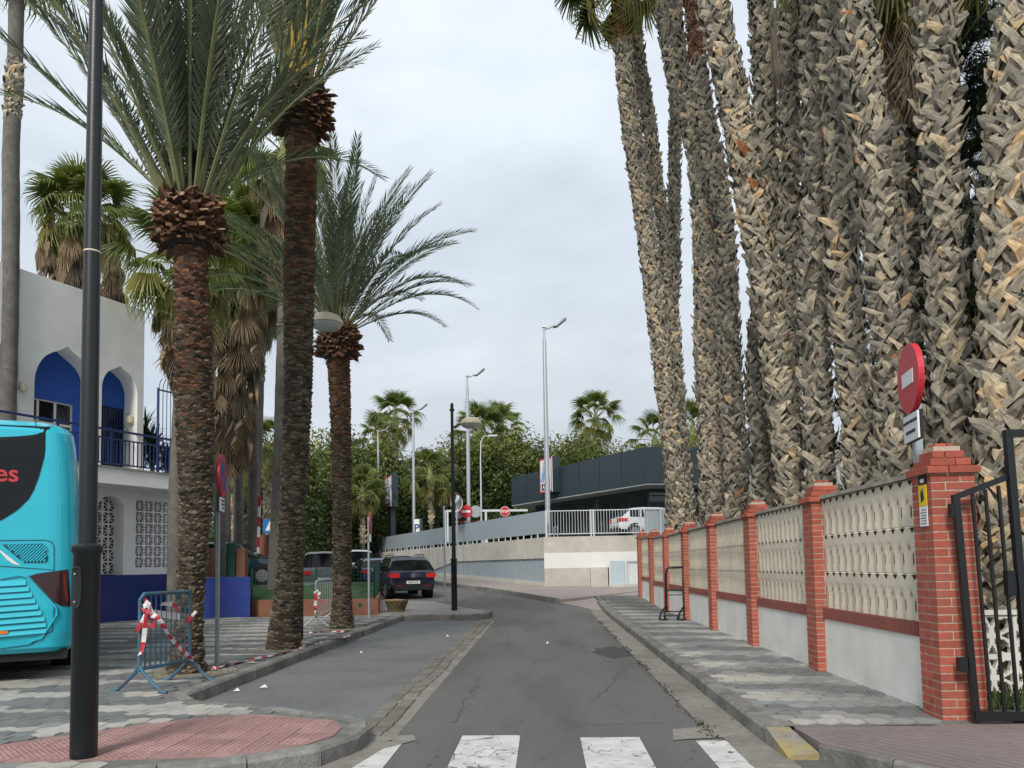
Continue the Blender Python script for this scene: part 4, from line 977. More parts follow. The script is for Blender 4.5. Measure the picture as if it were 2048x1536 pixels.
slim_palm('pale grey fan palm trunk behind the no parking sign', 28.5, [(452, 1110), (450, 950), (446, 800), (440, 560)], [.2, .18, .17, .16], n=24, seed=26, zb=.2)
slim_palm('grey palm trunk close to the striped barrier pole', 29.5, [(478, 1110), (476, 950), (474, 800), (470, 560)], [.22, .19, .17, .16], n=24, seed=27, zb=.2)
slim_palm('dark palm trunk half hidden by the tallest date palm', 24.0, [(553, 1130), (560, 950), (563, 800), (568, 600), (568, 330)], [.26, .22, .21, .2, .18], n=22, seed=28, zb=.2, skirt=60, skl=2.5, skr=.5)
slim_palm('dark slim fan palm half behind the first date palm', 19.6, [(350, 1220), (352, 1000), (360, 800), (366, 640), (366, 560)], [.2, .19, .17, .16, .15], n=34, seed=29, sc=.95, skirt=50, skl=1.6, skr=.35, elo=-70)
# ================================================================== LEFT: the white building
TH = R(23); GB = Vector((-11.24, 21.06, 0)); BD = Vector((math.sin(TH), math.cos(TH), 0)); BN = Vector((math.cos(TH), -math.sin(TH), 0)); UZ = Vector((0, 0, 1))
def bp(s, off, z): return GB+BD*s+BN*off+UZ*z
ZT, ZS, ZSB = 8.88, 4.10, 3.70
bt = thing('white_building', 'white two storey building with blue pointed arches and balcony', 'building', GB)
def arch_wall(b, s0, s1, z0, z1, ops, depth, mi=0, mr=0):
    """wall in the facade plane with arched openings: ops = (sL, sR, zbot, zspring, zapex, profile)"""
    cur = s0
    for (a, c, zb, zs, za, prof) in ops:
        b.poly([bp(cur, 0, z0), bp(a, 0, z0), bp(a, 0, z1), bp(cur, 0, z1)], mi)
        ts = []; mid = (a+c)/2; hw = (c-a)/2
        for q, f in prof: ts.append((mid-hw*q, zs+(za-zs)*f))
        for q, f in prof[::-1][1:]: ts.append((mid+hw*q, zs+(za-zs)*f))
        for (p, zp), (r, zr) in zip(ts, ts[1:]):
            b.poly([bp(p, 0, zp), bp(r, 0, zr), bp(r, 0, z1), bp(p, 0, z1)], mi)
            b.poly([bp(p, 0, zp), bp(p, -depth, zp), bp(r, -depth, zr), bp(r, 0, zr)], mr)
        if zb > z0: b.poly([bp(a, 0, z0), bp(c, 0, z0), bp(c, 0, zb), bp(a, 0, zb)], mi); b.poly([bp(a, 0, zb), bp(c, 0, zb), bp(c, -depth, zb), bp(a, -depth, zb)], mr)
        for s_ in (a, c): b.poly([bp(s_, 0, zb), bp(s_, -depth, zb), bp(s_, -depth, zs), bp(s_, 0, zs)], mr)
        cur = c
    b.poly([bp(cur, 0, z0), bp(s1, 0, z0), bp(s1, 0, z1), bp(cur, 0, z1)], mi)
OG = [(1, 0), (.97, .16), (.9, .34), (.8, .50), (.68, .63), (.5, .74), (.3, .83), (.16, .90), (0, 1)]
RD = [(math.cos(R(a)), math.sin(R(a))) for a in range(0, 91, 9)]
b = MB(); DEP = .55
arch_wall(b, -9.0, 0, ZS, ZT, [(-5.35, -3.62, ZS+.02, 6.25, 7.27, OG), (-3.12, -1.44, ZS+.02, 6.25, 7.27, OG), (-1.30, -.20, ZS+.02, 6.45, 7.12, OG)], DEP)
b.poly([bp(0, 0, ZS), bp(0, -9, ZS), bp(0, -9, ZT), bp(0, 0, ZT)]); b.poly([bp(-9, 0, 0), bp(-9, -9, 0), bp(-9, -9, ZT), bp(-9, 0, ZT)]); b.poly([bp(-9, -9, 0), bp(0, -9, 0), bp(0, -9, ZT), bp(-9, -9, ZT)])
b.poly([bp(-9, 0, ZT-.25), bp(0, 0, ZT-.25), bp(0, -9, ZT-.25), bp(-9, -9, ZT-.25)])
for q in ((0, -.2), (-9, 0)): pass
b.poly([bp(-9, -.2, ZT-.25), bp(0, -.2, ZT-.25), bp(0, -.2, ZT), bp(-9, -.2, ZT)]); b.poly([bp(-9, 0, ZT), bp(0, 0, ZT), bp(0, -.2, ZT), bp(-9, -.2, ZT)])
b.build('upper_wall', BLDW, bt)
for (a, c, ztop, zwin) in ((-5.35, -3.62, 7.3, 5.9), (-3.12, -1.44, 7.3, 5.9), (-1.30, -.20, 7.15, 6.05)):
    x = MB(); x.poly([bp(a, -DEP+.02, zwin), bp(c, -DEP+.02, zwin), bp(c, -DEP+.02, ztop), bp(a, -DEP+.02, ztop)])
    x.poly([bp(a, -DEP+.02, zwin), bp(c, -DEP+.02, zwin), bp(c, -DEP-.1, zwin), bp(a, -DEP-.1, zwin)])
    x.build('blue_tympanum', BLDB, bt)
def window_unit(a, c, z0, z1, off, nx, nz, name='window', fm=FRAMEW, fw=.06):
    f = MB()
    for k in range(nx+1):
        s_ = a+(c-a)*k/nx; f.obox(bp(s_, off, (z0+z1)/2), BD*fw/2, BN*.03, UZ*(z1-z0)/2)
    for k in range(nz+1):
        z = z0+(z1-z0)*k/nz; f.obox(bp((a+c)/2, off+.002, z), BD*(c-a)/2, BN*.028, UZ*fw/2)
    w_ = f.build(name, fm, bt)
    for i in range(nx):
        for j in range(nz):
            g = MB(); g.poly([bp(a+(c-a)*(i+u)/nx, off, z0+(z1-z0)*(j+v)/nz) for u, v in ((0, 0), (1, 0), (1, 1), (0, 1))]); g.build('pane', GLASS, w_)
window_unit(-3.12, -1.75, 4.14, 5.9, -DEP-.04, 3, 3); window_unit(-5.35, -3.75, 4.14, 5.9, -DEP-.04, 3, 3)
MB().poly([bp(-1.75, -DEP+.015, ZS), bp(-1.44, -DEP+.015, ZS), bp(-1.44, -DEP+.015, 5.9), bp(-1.75, -DEP+.015, 5.9)]).build('blue_pilaster', BLDB, bt)
MB().poly([bp(-1.3, -DEP-.05, ZS), bp(-.2, -DEP-.05, ZS), bp(-.2, -DEP-.05, 6.05), bp(-1.3, -DEP-.05, 6.05)]).build('doorway', GLASS, bt)
dg = MB()
for k in range(13): s_ = -1.27+k*.086; dg.obox(bp(s_, -DEP+.0, 5.08), BD*.017, BN*.012, UZ*.95)
dg.build('door_grille', DBLUE, bt)
for s_, z in ((-3.42, 5.98), (-.10, 5.72)):
    x = MB(); c = bp(s_ if s_ < -1 else -.26, .03 if s_ < -1 else -.20, z); x.tube([c-UZ*.13, c-UZ*.09, c, c+UZ*.09, c+UZ*.13], [.03, .085, .10, .085, .03], 12); x.build('wall_lamp', BEIGE, bt, smooth=True)
# balcony slab + terrace
BO = 1.1; SE = 1.15
x = MB(); x.prism([bp(-9, 0, ZSB), bp(SE, 0, ZSB), bp(SE, BO, ZSB), bp(-9, BO, ZSB)], UZ*(ZS-ZSB)); x.prism([bp(-.02, -8, ZSB+.002), bp(SE, -8, ZSB+.002), bp(SE, .01, ZSB+.002), bp(-.02, .01, ZSB+.002)], UZ*(ZS-ZSB-.004)); x.build('balcony_slab', BLDW, bt)
x = MB(); x.prism([bp(-9, BO-.1, ZS+.001), bp(SE, BO-.1, ZS+.001), bp(SE, BO+.04, ZS+.001), bp(-9, BO+.04, ZS+.001)], UZ*.04); x.build('balcony_edging', COPING, bt)
rl = MB().bar(bp(-9, BO-.03, 5.08), bp(SE, BO-.03, 5.08), .06, .05).build('balcony_railing', DBLUE, bt)
for z in (4.86, 4.22): MB().bar(bp(-9, BO-.03, z), bp(SE, BO-.03, z), .035).build('rail', DBLUE, rl)
vb = MB(); 
bm_ = None
for k in range(92):
    s_ = -8.9+k*.125
    if s_ > SE: break
    bb = MB(); p = bp(s_, BO-.03, 0)
    if bm_ is None: q = MB(); q.box(-.011, .011, -.011, .011, 4.2, 4.86); bm_ = q.mesh('baluster', DBLUE)
    link('baluster', bm_, rl, p-GB, (0, 0, -TH))
for k in range(8):
    s_ = -8.9+k*1.42; p = bp(s_, BO-.03, 0); q = MB(); q.obox(p+UZ*4.6, BD*.022, BN*.022, UZ*.48); q.build('rail_post', DBLUE, rl)
# blue panels behind the terrace railing right of the corner
MB().prism([bp(.06, BO-.16, ZS+.02), bp(SE, BO-.16, ZS+.02), bp(SE, BO-.13, ZS+.02), bp(.06, BO-.13, ZS+.02)], UZ*.68).build('terrace_panel', BLDB, bt)
# tall spiked fence at the corner
fr = MB().bar(bp(.06, .55, 6.55), bp(SE+.05, .55, 6.55), .03, .04).build('spiked_fence', DBLUE, bt)
for k in range(9):
    s_ = .06+k*.13; q = MB(); q.tube([bp(s_, .55, ZS), bp(s_, .55, 6.6), bp(s_, .58, 6.75), bp(s_+.02, .64, 6.86)], .011, 5); q.build('fence_bar', DBLUE, fr)
MB().bar(bp(.03, .55, ZS), bp(.03, .55, 6.6), .05).build('fence_post', DBLUE, fr)
# ground floor: arches and pierced blocks over a blue base darkened for the balcony's shade
b = MB()
for s_ in (): pass
gops = [(-5.6, -4.5, 1.38, 2.9, 3.45, RD), (-3.3, -2.2, 1.38, 2.9, 3.45, RD), (-1.36, -.58, 1.38, 3.15, 3.52, RD)]
arch_wall(b, -9, -.2, 1.38, ZSB, gops, .4)
b.poly([bp(-.2, 0, 3.46), bp(SE, 0, 3.46), bp(SE, 0, ZSB), bp(-.2, 0, ZSB)]); b.poly([bp(-.2, 0, 1.38), bp(SE, 0, 1.38), bp(SE, 0, 1.56), bp(-.2, 0, 1.56)])
b.poly([bp(-.2, 0, 1.56), bp(-.2, -.3, 1.56), bp(-.2, -.3, 3.46), bp(-.2, 0, 3.46)]); b.poly([bp(1.0, 0, 1.56), bp(SE, 0, 1.56), bp(SE, 0, 3.46), bp(1.0, 0, 3.46)])
b.poly([bp((SE-.01), 0, 0), bp((SE-.01), -8, 0), bp((SE-.01), -8, ZSB), bp((SE-.01), 0, ZSB)]); b.poly([bp(-9, -8, 0), bp((SE-.01), -8, 0), bp((SE-.01), -8, ZSB), bp(-9, -8, ZSB)])
b.build('ground_floor_wall', BLDW, bt)
MB().poly([bp(-8.9, -1.3, 0), bp(SE-.1, -1.3, 0), bp(SE-.1, -1.3, ZSB), bp(-8.9, -1.3, ZSB)]).build('dark_lattice_backing', m('unlit_interior', (.05, .055, .05), .9, .3, 2, coord='World'), bt)  # added dark sheet, its colour standing for the unlit room behind the lattice
x = MB(); x.prism([bp(-9, -.25, 0), bp(SE, -.25, 0), bp(SE, .03, 0), bp(-9, .03, 0)], UZ*1.379); x.build('shaded_blue_base', NAVY, bt)
LATB = lattice_mesh(.32, .05, BLDW)
def lat_field(a, c, z0, z1, off):
    nx = max(1, round((c-a)/.32)); nz = max(1, round((z1-z0)/.32)); sx_, sz_ = (c-a)/nx, (z1-z0)/nz
    for i in range(nx):
        for j in range(nz):
            o = link('lattice_block', LATB, bt, bp(a+sx_*(i+.5), off, z0+sz_*(j+.5))-GB, (0, 0, PI/2-TH), (sx_/.32, 1, sz_/.32))
lat_field(-.2, 1.0, 1.56, 3.46, -.05); lat_field(-1.36, -.58, 1.40, 3.45, -.36); lat_field(-3.3, -2.2, 1.40, 3.4, -.36); lat_field(-5.6, -4.5, 1.40, 3.4, -.36)
# terrace wall: blue block right of the palm
tag(MB().prism([(-9.75, 21.0, .1), (-8.48, 21.9, .1), (-9.1, 22.6, .1), (-10.4, 21.8, .1)], (0, 0, 1.16)).build('blue_wall', m('wall_blue', (.026, .055, .27), .75, .12, 4, .1, 50, dark=(.05, .07, .2), dscale=2, damt=.5, coord='World')), 'plain blue wall block beside the terracotta planter', 'wall')
# yuccas on the terrace
def spiky(label, c, n, ln, seed):
    rg = random.Random(seed); t = thing('yucca', label, 'plant', c)
    MB().tube([(0, 0, 0), (.03, 0, ln*.5), (0, 0, ln*.9)], [.07, .06, .05], 7).build('stem', BARKD, t, world=False)
    b = MB()
    for k in range(n):
        g = k*2.4; f = k/n; el_ = R(-25+105*rg.random()); d = Vector((math.cos(g)*math.cos(el_), math.sin(g)*math.cos(el_), math.sin(el_)))
        o = Vector((rg.uniform(-.1, .1), rg.uniform(-.1, .1), ln*(.35+.6*rg.random()))); sd_ = d.cross(UZ).normalized()*.03; L_ = ln*rg.uniform(.45, .75)
        b.add([o-sd_, o+sd_, o+d*L_*.6+sd_-UZ*.01, o+d*L_*.6-sd_-UZ*.01, o+d*L_-UZ*.1*L_], [(0, 1, 2, 3), (3, 2, 4)])
    b.build('leaves', YUCCA, t, world=False)
spiky('dark spiky yucca behind the spiked fence, against the white building', bp(.35, -.5, ZS), 170, 1.5, 3); spiky('second dark spiky yucca behind the spiked fence, nearer the palm', bp(.80, -.6, ZS), 150, 1.25, 4); spiky('low spiky yucca on the terrace by the palm trunk', bp(1.02, -.2, ZS), 120, .9, 5)
# ================================================================== BUS
BA = R(31.5)
bc = Vector((-5.86, 9.5, .12)); e1 = Vector((math.cos(BA), math.sin(BA), 0)); ea = Vector((-math.sin(BA), math.cos(BA), 0))
bus = thing('coach_bus', 'turquoise coach seen from behind, parked on the patterned plaza', 'bus', bc-e1*1.25, BA)
def bl(px, py, yl=0.0):      # pixel -> bus local (x,z) on the rear plane
    d = ray(px, py); o = bus.location+ea*yl; t_ = (o-C0).dot(ea)/d.dot(ea); p = C0+d*t_-bus.location
    return p.dot(e1), p.z
def plan(inset, r=.34, n=13, Lb=7.6, hw=1.25):
    pts = []
    for cx, cy, a0 in ((hw-r, r, -90), (hw-r, Lb-r, 0), (-hw+r, Lb-r, 90), (-hw+r, r, 180)):
        for k in range(n):
            a = R(a0+90*k/(n-1)); q = r
            pts.append((cx+q*math.cos(a)*(1-inset/r*0)-0, cy+q*math.sin(a)))
    c = (0, Lb/2)
    return [(x*(hw-inset)/hw, c[1]+(y-c[1])*(Lb/2-inset)/(Lb/2)) for x, y in pts]
b = MB(); lev = [(.36, .10), (.42, .045), (.60, .02), (.9, .0), (1.5, .0), (2.2, .02), (2.8, .06), (3.02, .085), (3.12, .10), (3.2, .15), (3.26, .26), (3.29, .5)]
n = 0; rings = []
for z, ins in lev:
    rr = plan(ins); n = len(rr); rings.append([(x, y, z) for x, y in rr])
for a, c in zip(rings, rings[1:]):
    for k in range(n): b.poly([a[k], a[(k+1) % n], c[(k+1) % n], c[k]])
b.poly(rings[-1]); b.poly(rings[0][::-1])
body = b.build('body', BUST, bus, smooth=True, world=False)
def insat(z):
    for (z0, i0), (z1, i1) in zip(lev, lev[1:]):
        if z0 <= z <= z1: return i0+(i1-i0)*(z-z0)/(z1-z0)
    return .1
def surf(x, z, out=.004):    # y of the rear skin at local x,z
    ins = insat(z); hw = 1.25; r = .34; sx_ = (hw-ins)/hw; xa = abs(x)/sx_
    if xa <= hw-r: y = 0.0
    else:
        q = min(1, (xa-(hw-r))/r); y = r-r*math.sqrt(max(0, 1-q*q))
    Lb = 7.6; return Lb/2+(y-Lb/2)*(Lb/2-ins)/(Lb/2)-out
def skin(name, poly2, mt, out=.006, parent=body, step=.06):
    """panel that follows the rear skin: filled outline of local (x,z) points"""
    xs = sorted(set([p[0] for p in poly2])); x0, x1 = min(xs), max(xs); k = max(2, int((x1-x0)/step)); b = MB()
    def span(x):
        zs = []
        for i in range(len(poly2)):
            (a, za), (c, zc) = poly2[i], poly2[i-1]
            if (a > x) != (c > x): zs.append(za+(zc-za)*(x-a)/(c-a))
        return (min(zs), max(zs)) if len(zs) >= 2 else None
    cols = []
    for i in range(k+1):
        x = x0+(x1-x0)*min(max(i/k, .002), .998); sp = span(x)
        if sp: cols.append([(x, surf(x, sp[0]+(sp[1]-sp[0])*j/6, out), sp[0]+(sp[1]-sp[0])*j/6) for j in range(7)])
    for a, c in zip(cols, cols[1:]):
        for j in range(6): b.poly([a[j], c[j], c[j+1], a[j+1]])
    return b.build(name, mt, parent, smooth=True, world=False)
def pl(*pts): return [bl(x, y) for x, y in pts]
wr = pl((0, 1042), (35, 1020), (60, 995), (72, 970), (85, 930), (93, 890), (98, 858), (99, 850), (0, 847))
mirror = [(-x-.0, z) for x, z in wr]
xm = wr[0][0]; win = [(x, z) for x, z in wr]+[(-xm, wr[-1][1])]+[(-x, z) for x, z in wr[::-1]][1:-1]+[(-xm, wr[0][1]-.0)]
# full window: mirrored about the centre line
rh = sorted([p for p in wr], key=lambda p: -p[0])
outline = [(0, wr[0][1]-.12)]+wr[:-1]+[(0, wr[-1][1])]+[(-x, z) for x, z in wr[:-1][::-1]]
skin('rear_window', outline, GLASS, .007, body, .05)
txm = text_mesh('.es', .30, .003, 'RIGHT', .004); txm.materials.clear(); txm.materials.append(m('bus_lettering', (.55, .05, .06), .5, .05, 8))
lx, lz = bl(38, 948); o = link('lettering', txm, body, (lx, surf(lx, lz, .014), lz), (PI/2, 0, 0))
gq = pl((4, 1089), (92, 1087), (96, 1094), (96, 1122), (92, 1125), (46, 1125))
skin('vent_backing', gq, BUSD, .006)
sl_ = MB()
gx0, gx1 = gq[0][0], gq[2][0]; gz0, gz1 = gq[4][1]+.012, gq[1][1]-.012
for k in range(-8, 34):
    x = gx0+k*.036; pts = []
    for q in range(9):
        f = q/8; xx, zz = x+(gz1-gz0)*f*.9, gz0+(gz1-gz0)*f
        if inpoly(xx, zz, gq) and xx < gx1-.01: pts.append((xx, zz))
    if len(pts) > 1:
        (a, za), (c, zc) = pts[0], pts[-1]; sl_.bar((a, surf(a, za, .016), za), (c, surf(c, zc, .016), zc), .014, .016)
stuff(sl_.build('vent_slats', BUST, body, world=False))
def seam(name, pts, w_=.008, mt=BUSD, out=.004):
    b = MB(); pp = [(x, surf(x, z, out), z) for x, z in pts]
    for p, q in zip(pp, pp[1:]): b.bar(p, q, w_)
    return b.build(name, mt, body, world=False)
seam('panel_seam', pl((0, 1081), (90, 1080), (104, 1084), (108, 1094), (108, 1140), (0, 1132))); seam('panel_seam', pl((71, 829), (70, 848))); seam('panel_seam', pl((0, 847), (100, 849), (131, 854)))
seam('panel_seam', pl((106, 1145), (108, 1218), (105, 1258), (103, 1301))); skin('grey_flash', pl((0, 1100), (0, 1110), (33, 1132), (41, 1131)), WHITES, .005)
tl = pl((58, 1152), (75, 1147), (141, 1138), (141, 1214), (122, 1212), (105, 1202))
skin('tail_light', tl, LTRED, .012, body, .03)
skin('lamp_lens', pl((125, 1148), (137, 1147), (137, 1203), (125, 1201)), m('tail_lens', (.16, .022, .02), .2, .1, 5, coat=.5), .016, body, .03)
# engine cover louvres
lo_ = pl((0, 1157), (40, 1150), (55, 1153), (115, 1215), (117, 1228), (104, 1248), (85, 1276), (60, 1284), (0, 1290))
seam('louvre_edge', lo_[:-1], .012, BUSD, .006)
seam('louvre_edge', [(x*.985, z) for x, z in lo_[:-1]], .02, BUST, .012)
for k in range(9):
    z0, z1 = bl(0, 1177+k*12.6)[1], bl(0, 1177+k*12.6)[1]
    xr = bl(52+min(40, k*6.2), 1160+k*12)[0]; xl = -.9
    s_ = MB(); zr = bl(60, 1164+k*12.2)[1]
    s_.add([(xl, surf(xl, z0, .004), z0+.03), (xr, surf(xr, zr, .004), zr+.03), (xr, surf(xr, zr, .030), zr-.035), (xl, surf(xl, z0, .030), z0-.035)], [(0, 1, 2, 3)])
    s_.add([(xl, surf(xl, z0, .030), z0-.035), (xr, surf(xr, zr, .030), zr-.035), (xr, surf(xr, zr, .003), zr-.040), (xl, surf(xl, z0, .003), z0-.040)], [(0, 1, 2, 3)], 1)
    s_.build('louvre', [BUST, BUSD], body, world=False)
rx, rz_ = bl(6, 1265); MB().box(rx-.06, rx+.05, surf(rx, rz_, .03), surf(rx, rz_, -.01), rz_-.02, rz_+.02).build('side_marker', ORNG, body, world=False)
seam('bumper_line', pl((0, 1298), (60, 1290), (103, 1262)), .01)
MB().box(-1.12, 1.12, .15, 7.4, .26, .38).build('underbody', BLACKP, bus, world=False)
for sx_ in (-1, 1):
    for y in (1.9, 6.2):
        w_ = MB().tube([(sx_*.90, y, .5), (sx_*1.235, y, .5)], .5, 22).build('wheel', BLACKP, bus, smooth=True, world=False); MB().tube([(sx_*1.2, y, .5), (sx_*1.238, y, .5)], .28, 16).build('rim', GALVD, w_, world=False)
    s_ = MB()
    s_.poly([(sx_*1.243, .9, 1.35), (sx_*1.243, 7.2, 1.35), (sx_*1.18, 7.2, 2.9), (sx_*1.18, .9, 2.9)]); s_.build('side_window', GLASS, bus, world=False)
# ================================================================== LEFT: street furniture
def lamp_post(label, base, h, az, thick=True, r0=.09, door=False, group='black street lamps with beige hoods'):
    t = thing('street_lamp', label, 'street lamp', base, az, group)
    MB().lathe([(r0*.96, 0), (r0, .02), (r0, 1.46), (r0*1.16, 1.48), (r0*1.16, 1.52), (r0*.9, 1.54)], 20).build('base_sleeve', BLACKM, t, smooth=True, world=False)
    MB().lathe([(r0*.70, 1.5), (r0*.66, 3.0), (r0*.50, h-.25), (r0*.52, h-.12), (r0*.85, h-.1), (r0*.85, h-.05), (r0*.5, h-.02), (r0*.55, h+.03), (r0*.62, h+.07), (r0*.4, h+.13), (.01, h+.15)], 18).build('pole', BLACKM, t, smooth=True, world=False)
    MB().lathe([(r0*.655, 0), (r0*.655, .012)], 16, (0, 0, 3.72 if door else 1.9)).build('clamp_band', GALV if not door else BEIGE, t, world=False)
    MB().tube([(r0*.6, 0, h-.62), (.22, 0, h-.50), (.42, 0, h-.50)], [.05, .035, .03], 8).build('arm', BLACKM, t, world=False)
    hd = MB().lathe([(.0, .20), (.16, .19), (.26, .14), (.315, .05), (.32, 0), (.30, -.01)], 20, (.56, 0, h-.52)).build('lamp_hood', BEIGE, t, smooth=True, world=False)
    MB().lathe([(.295, -.012), (.27, -.06), (.16, -.115), (.0, -.13)], 20, (.56, 0, h-.52)).build('diffuser', DIFF, hd, smooth=True, world=False)
    if door:
        d = MB(); pts = []
        for k in range(20):
            a = 2*PI*k/20; pts.append((.048*math.copysign(abs(math.cos(a))**.5, math.cos(a)), .155*math.copysign(abs(math.sin(a))**.6, math.sin(a))))
        ang = R(104)
        for rr, o_ in ((1, .004), ):
            d.add([((r0+.001)*math.cos(ang+x/r0), (r0+.001)*math.sin(ang+x/r0), 1.22+z) for x, z in pts]+[((r0+.009)*math.cos(ang+.93*x/r0), (r0+.009)*math.sin(ang+.93*x/r0), 1.22+.95*z) for x, z in pts],
                  [(k, (k+1) % 20, 20+(k+1) % 20, 20+k) for k in range(20)]+[tuple(range(20, 40))])
        dd = d.build('access_door', BLACKM, t, world=False)
        for z in (1.32, 1.12): MB().disc(((r0+.011)*math.cos(ang), (r0+.011)*math.sin(ang), z), (math.cos(ang), math.sin(ang), 0), .008, .006, 10).build('bolt', GALVD, dd, world=False)
    return t
lamp_post('big black lamp post standing on the red studded paving corner', gp(167, 1515, .125), 6.9, R(150), r0=.091, door=True)
lb = gt(909, 1221, .12); lamp_post('black lamp post with beige hood on the island kerb', lb, at(905, 815, lb.y).z-lb.z, R(0), r0=.088)
lb = at(597, 1290, 14.4); lamp_post('lamp post hidden behind the tallest date palm, only its hood showing', (lb.x, lb.y, .12), at(640, 648, 14.4).z-.12+.50, R(-5))
def sign_disc(t, c, nrm, r=.30, th=.035):
    nrm = Vector(nrm).normalized(); c = Vector(c)
    d = MB().disc(c, nrm, r, th, 36).build('disc', RED, t, world=False)
    return d, c, nrm
def no_parking(label, base, hz, nrm, r=.30):
    t = thing('no_parking_sign', label, 'road sign', base, 0, 'no parking signs on thin grey poles')
    MB().box(-.022, .022, -.022, .022, 0, hz+r*.6).build('pole', GALVD, t, world=False)
    nrm = Vector(nrm).normalized(); c = Vector((0, 0, hz))+nrm*.05
    d, c, nrm = sign_disc(t, c, nrm, r)
    MB().disc(c+nrm*.0185, nrm, r*.76, .004, 32).build('blue_face', BLUES, d, world=False)
    x = Vector((-nrm.y, nrm.x, 0)); b = MB(); v = (x+UZ).normalized()
    b.obox(c+nrm*.0225, v*r*.75, v.cross(nrm)*.028, nrm*.002); b.build('red_slash', RED, d, world=False)
    p = c-UZ*(r+.10); pt = MB(); pt.obox(p-nrm*.0, x*.14, nrm*.012, UZ*.095); pl_ = pt.build('plate', WHITES, t, world=False)
    MB().obox(p-nrm*.026, x*.145, nrm*.012, UZ*.10).build('plate_frame', BLACKP, t, world=False)
    lb_ = MB()
    for k in range(3): lb_.obox(p+nrm*.0135+UZ*(.05-.05*k), x*(.11 if k < 2 else .07), nrm*.0012, UZ*.012)
    lb_.build('lettering', BLKTXT, pl_, world=False)
no_parking('no parking sign on a grey pole between the date palms', gp(434, 1336, .125), at(438, 953, 10.5).z-.125, (.972, .235, 0))
no_parking('no parking sign on a thin pole in front of the parked cars', gp(738, 1236, .125), at(740, 1047, 20.5).z-.125, (.993, .12, 0))
t = thing('bare_sign_pole', 'plain thin grey pole beside the black lamp on the island', 'pole', gt(890, 1205, .12)); pz = at(890, 1012, t.location.y).z-t.location.z
MB().tube([(0, 0, 0), (0, 0, pz)], .03, 10).build('pole', GALVD, t, world=False)
MB().tube([(.0, 0, pz*.985), (.0, 0, pz*1.0)], .033, 10).build('pole_cap', GALV, t, world=False)
# crowd barriers
def barrier(label, fa, fb, top, mt, nb, grp='crowd control barriers'):
    fa, fb = Vector(fa), Vector(fb); mid = (fa+fb)/2; d = (fb-fa); Lb = d.length; d.normalize(); az = math.atan2(d.y, d.x)
    t = thing('crowd_barrier', label, 'barrier', (fa.x, fa.y, fa.z), az, grp)
    H_ = top; r = .021
    MB().tube([(0, 0, .22), (0, 0, H_-.06), (.06, 0, H_), (Lb-.06, 0, H_), (Lb, 0, H_-.06), (Lb, 0, .22)], r, 8).build('frame', mt, t, world=False, smooth=True)
    MB().tube([(0, 0, .25), (Lb, 0, .25)], r*.85, 8).build('bottom_rail', mt, t, world=False)
    q = MB().tube([(0, 0, .25), (0, 0, H_)], .0085, 6).mesh('bar', mt)
    for k in range(1, nb): link('bar', q, t, (Lb*k/nb, 0, 0))
    for x in (0, Lb):
        for sy in (-1, 1):
            MB().tube([(x, 0, .30), (x, sy*.05, .22), (x, sy*.16, .12), (x, sy*.30, .012), (x, sy*.36, .010)], r*.95, 7).build('foot', mt, t, world=False, smooth=True)
    return t
fl, fr_ = gp(278, 1385, .125), gp(379, 1362, .125)
br1 = barrier('worn blue crowd barrier tied with red and white tape by the first palm', fl, fr_, 1.08, BARB, 10)
MB().obox(((fr_-fl).length*.52, .0, .82), (.22, 0, -.035), (0, .004, 0), (0, 0, .04)).build('torn_sticker', TAPEW, br1, world=False)
f2a, f2b = gp(632, 1256, .125), gp(638, 1238, .125)
br2 = barrier('grey steel crowd barrier seen end on by the third date palm', f2a, f2b+Vector((.25, .9, 0)), 1.05, GALVD, 12)
# barrier tape
def ribbon(b, pts, w_=.06, seg=.11, twist=.9, k0=0, flat=False):
    P = [Vector(p) for p in pts]; dense = [];
    sp = smooth_path([(p, 1) for p in P], max(4, int(sum((c-a).length for a, c in zip(P, P[1:]))/(seg/2)))); d = [p for p, r in sp]
    ph = k0*.7
    for i in range(len(d)-1):
        tt = (d[i+1]-d[i]).normalized(); s0 = tt.cross(UZ)
        s0 = s0.normalized() if s0.length > .05 else Vector((1, 0, 0))
        up = s0.cross(tt)
        def wv(k):
            a = (math.sin(k*.37+ph)*twist) + (0 if flat else .9); return (s0*math.cos(a)+up*math.sin(a))*w_/2*(.6+.4*abs(math.sin(k*.21+ph)))
        a, c = wv(i), wv(i+1)
        b.poly([d[i]-a, d[i]+a, d[i+1]+c, d[i+1]-c], (i//2+k0) % 2)
tz = .14
k1 = at(294, 1222, fl.y-.02); k2 = gp(385, 1325, .25)
tape = thing('barrier_tape', 'red and white warning tape knotted on blue barrier and trailing along the kerb', 'tape', (fl.x, fl.y, .13))
def strip(t, pts, **kw):
    b = MB(); w_ = kw.pop('w_', .06); ribbon(b, pts, w_, **kw); b.build('tape_strip', [TAPEW, TAPER], t)
strip(tape, [k1, at(318, 1240, fl.y), at(345, 1280, fl.y+.25), at(372, 1308, fl.y+.6), at(392, 1330, fl.y+.95), gp(405, 1336, .15)])
strip(tape, [gp(405, 1336, .15), gp(420, 1339, .14), gp(434, 1334, .16), gp(470, 1328, .145), gp(520, 1315, .14), gp(560, 1308, .14), gp(590, 1303, .14), gp(606, 1293, .16), gp(600, 1290, .15)], flat=True)
strip(tape, [gp(612, 1293, .14), gp(640, 1286, .14), gp(670, 1279, .14), gp(695, 1272, .14), gp(702, 1266, .14), gp(690, 1263, .14), gp(650, 1264, .14), gp(615, 1265, .14)], flat=True, k0=1)
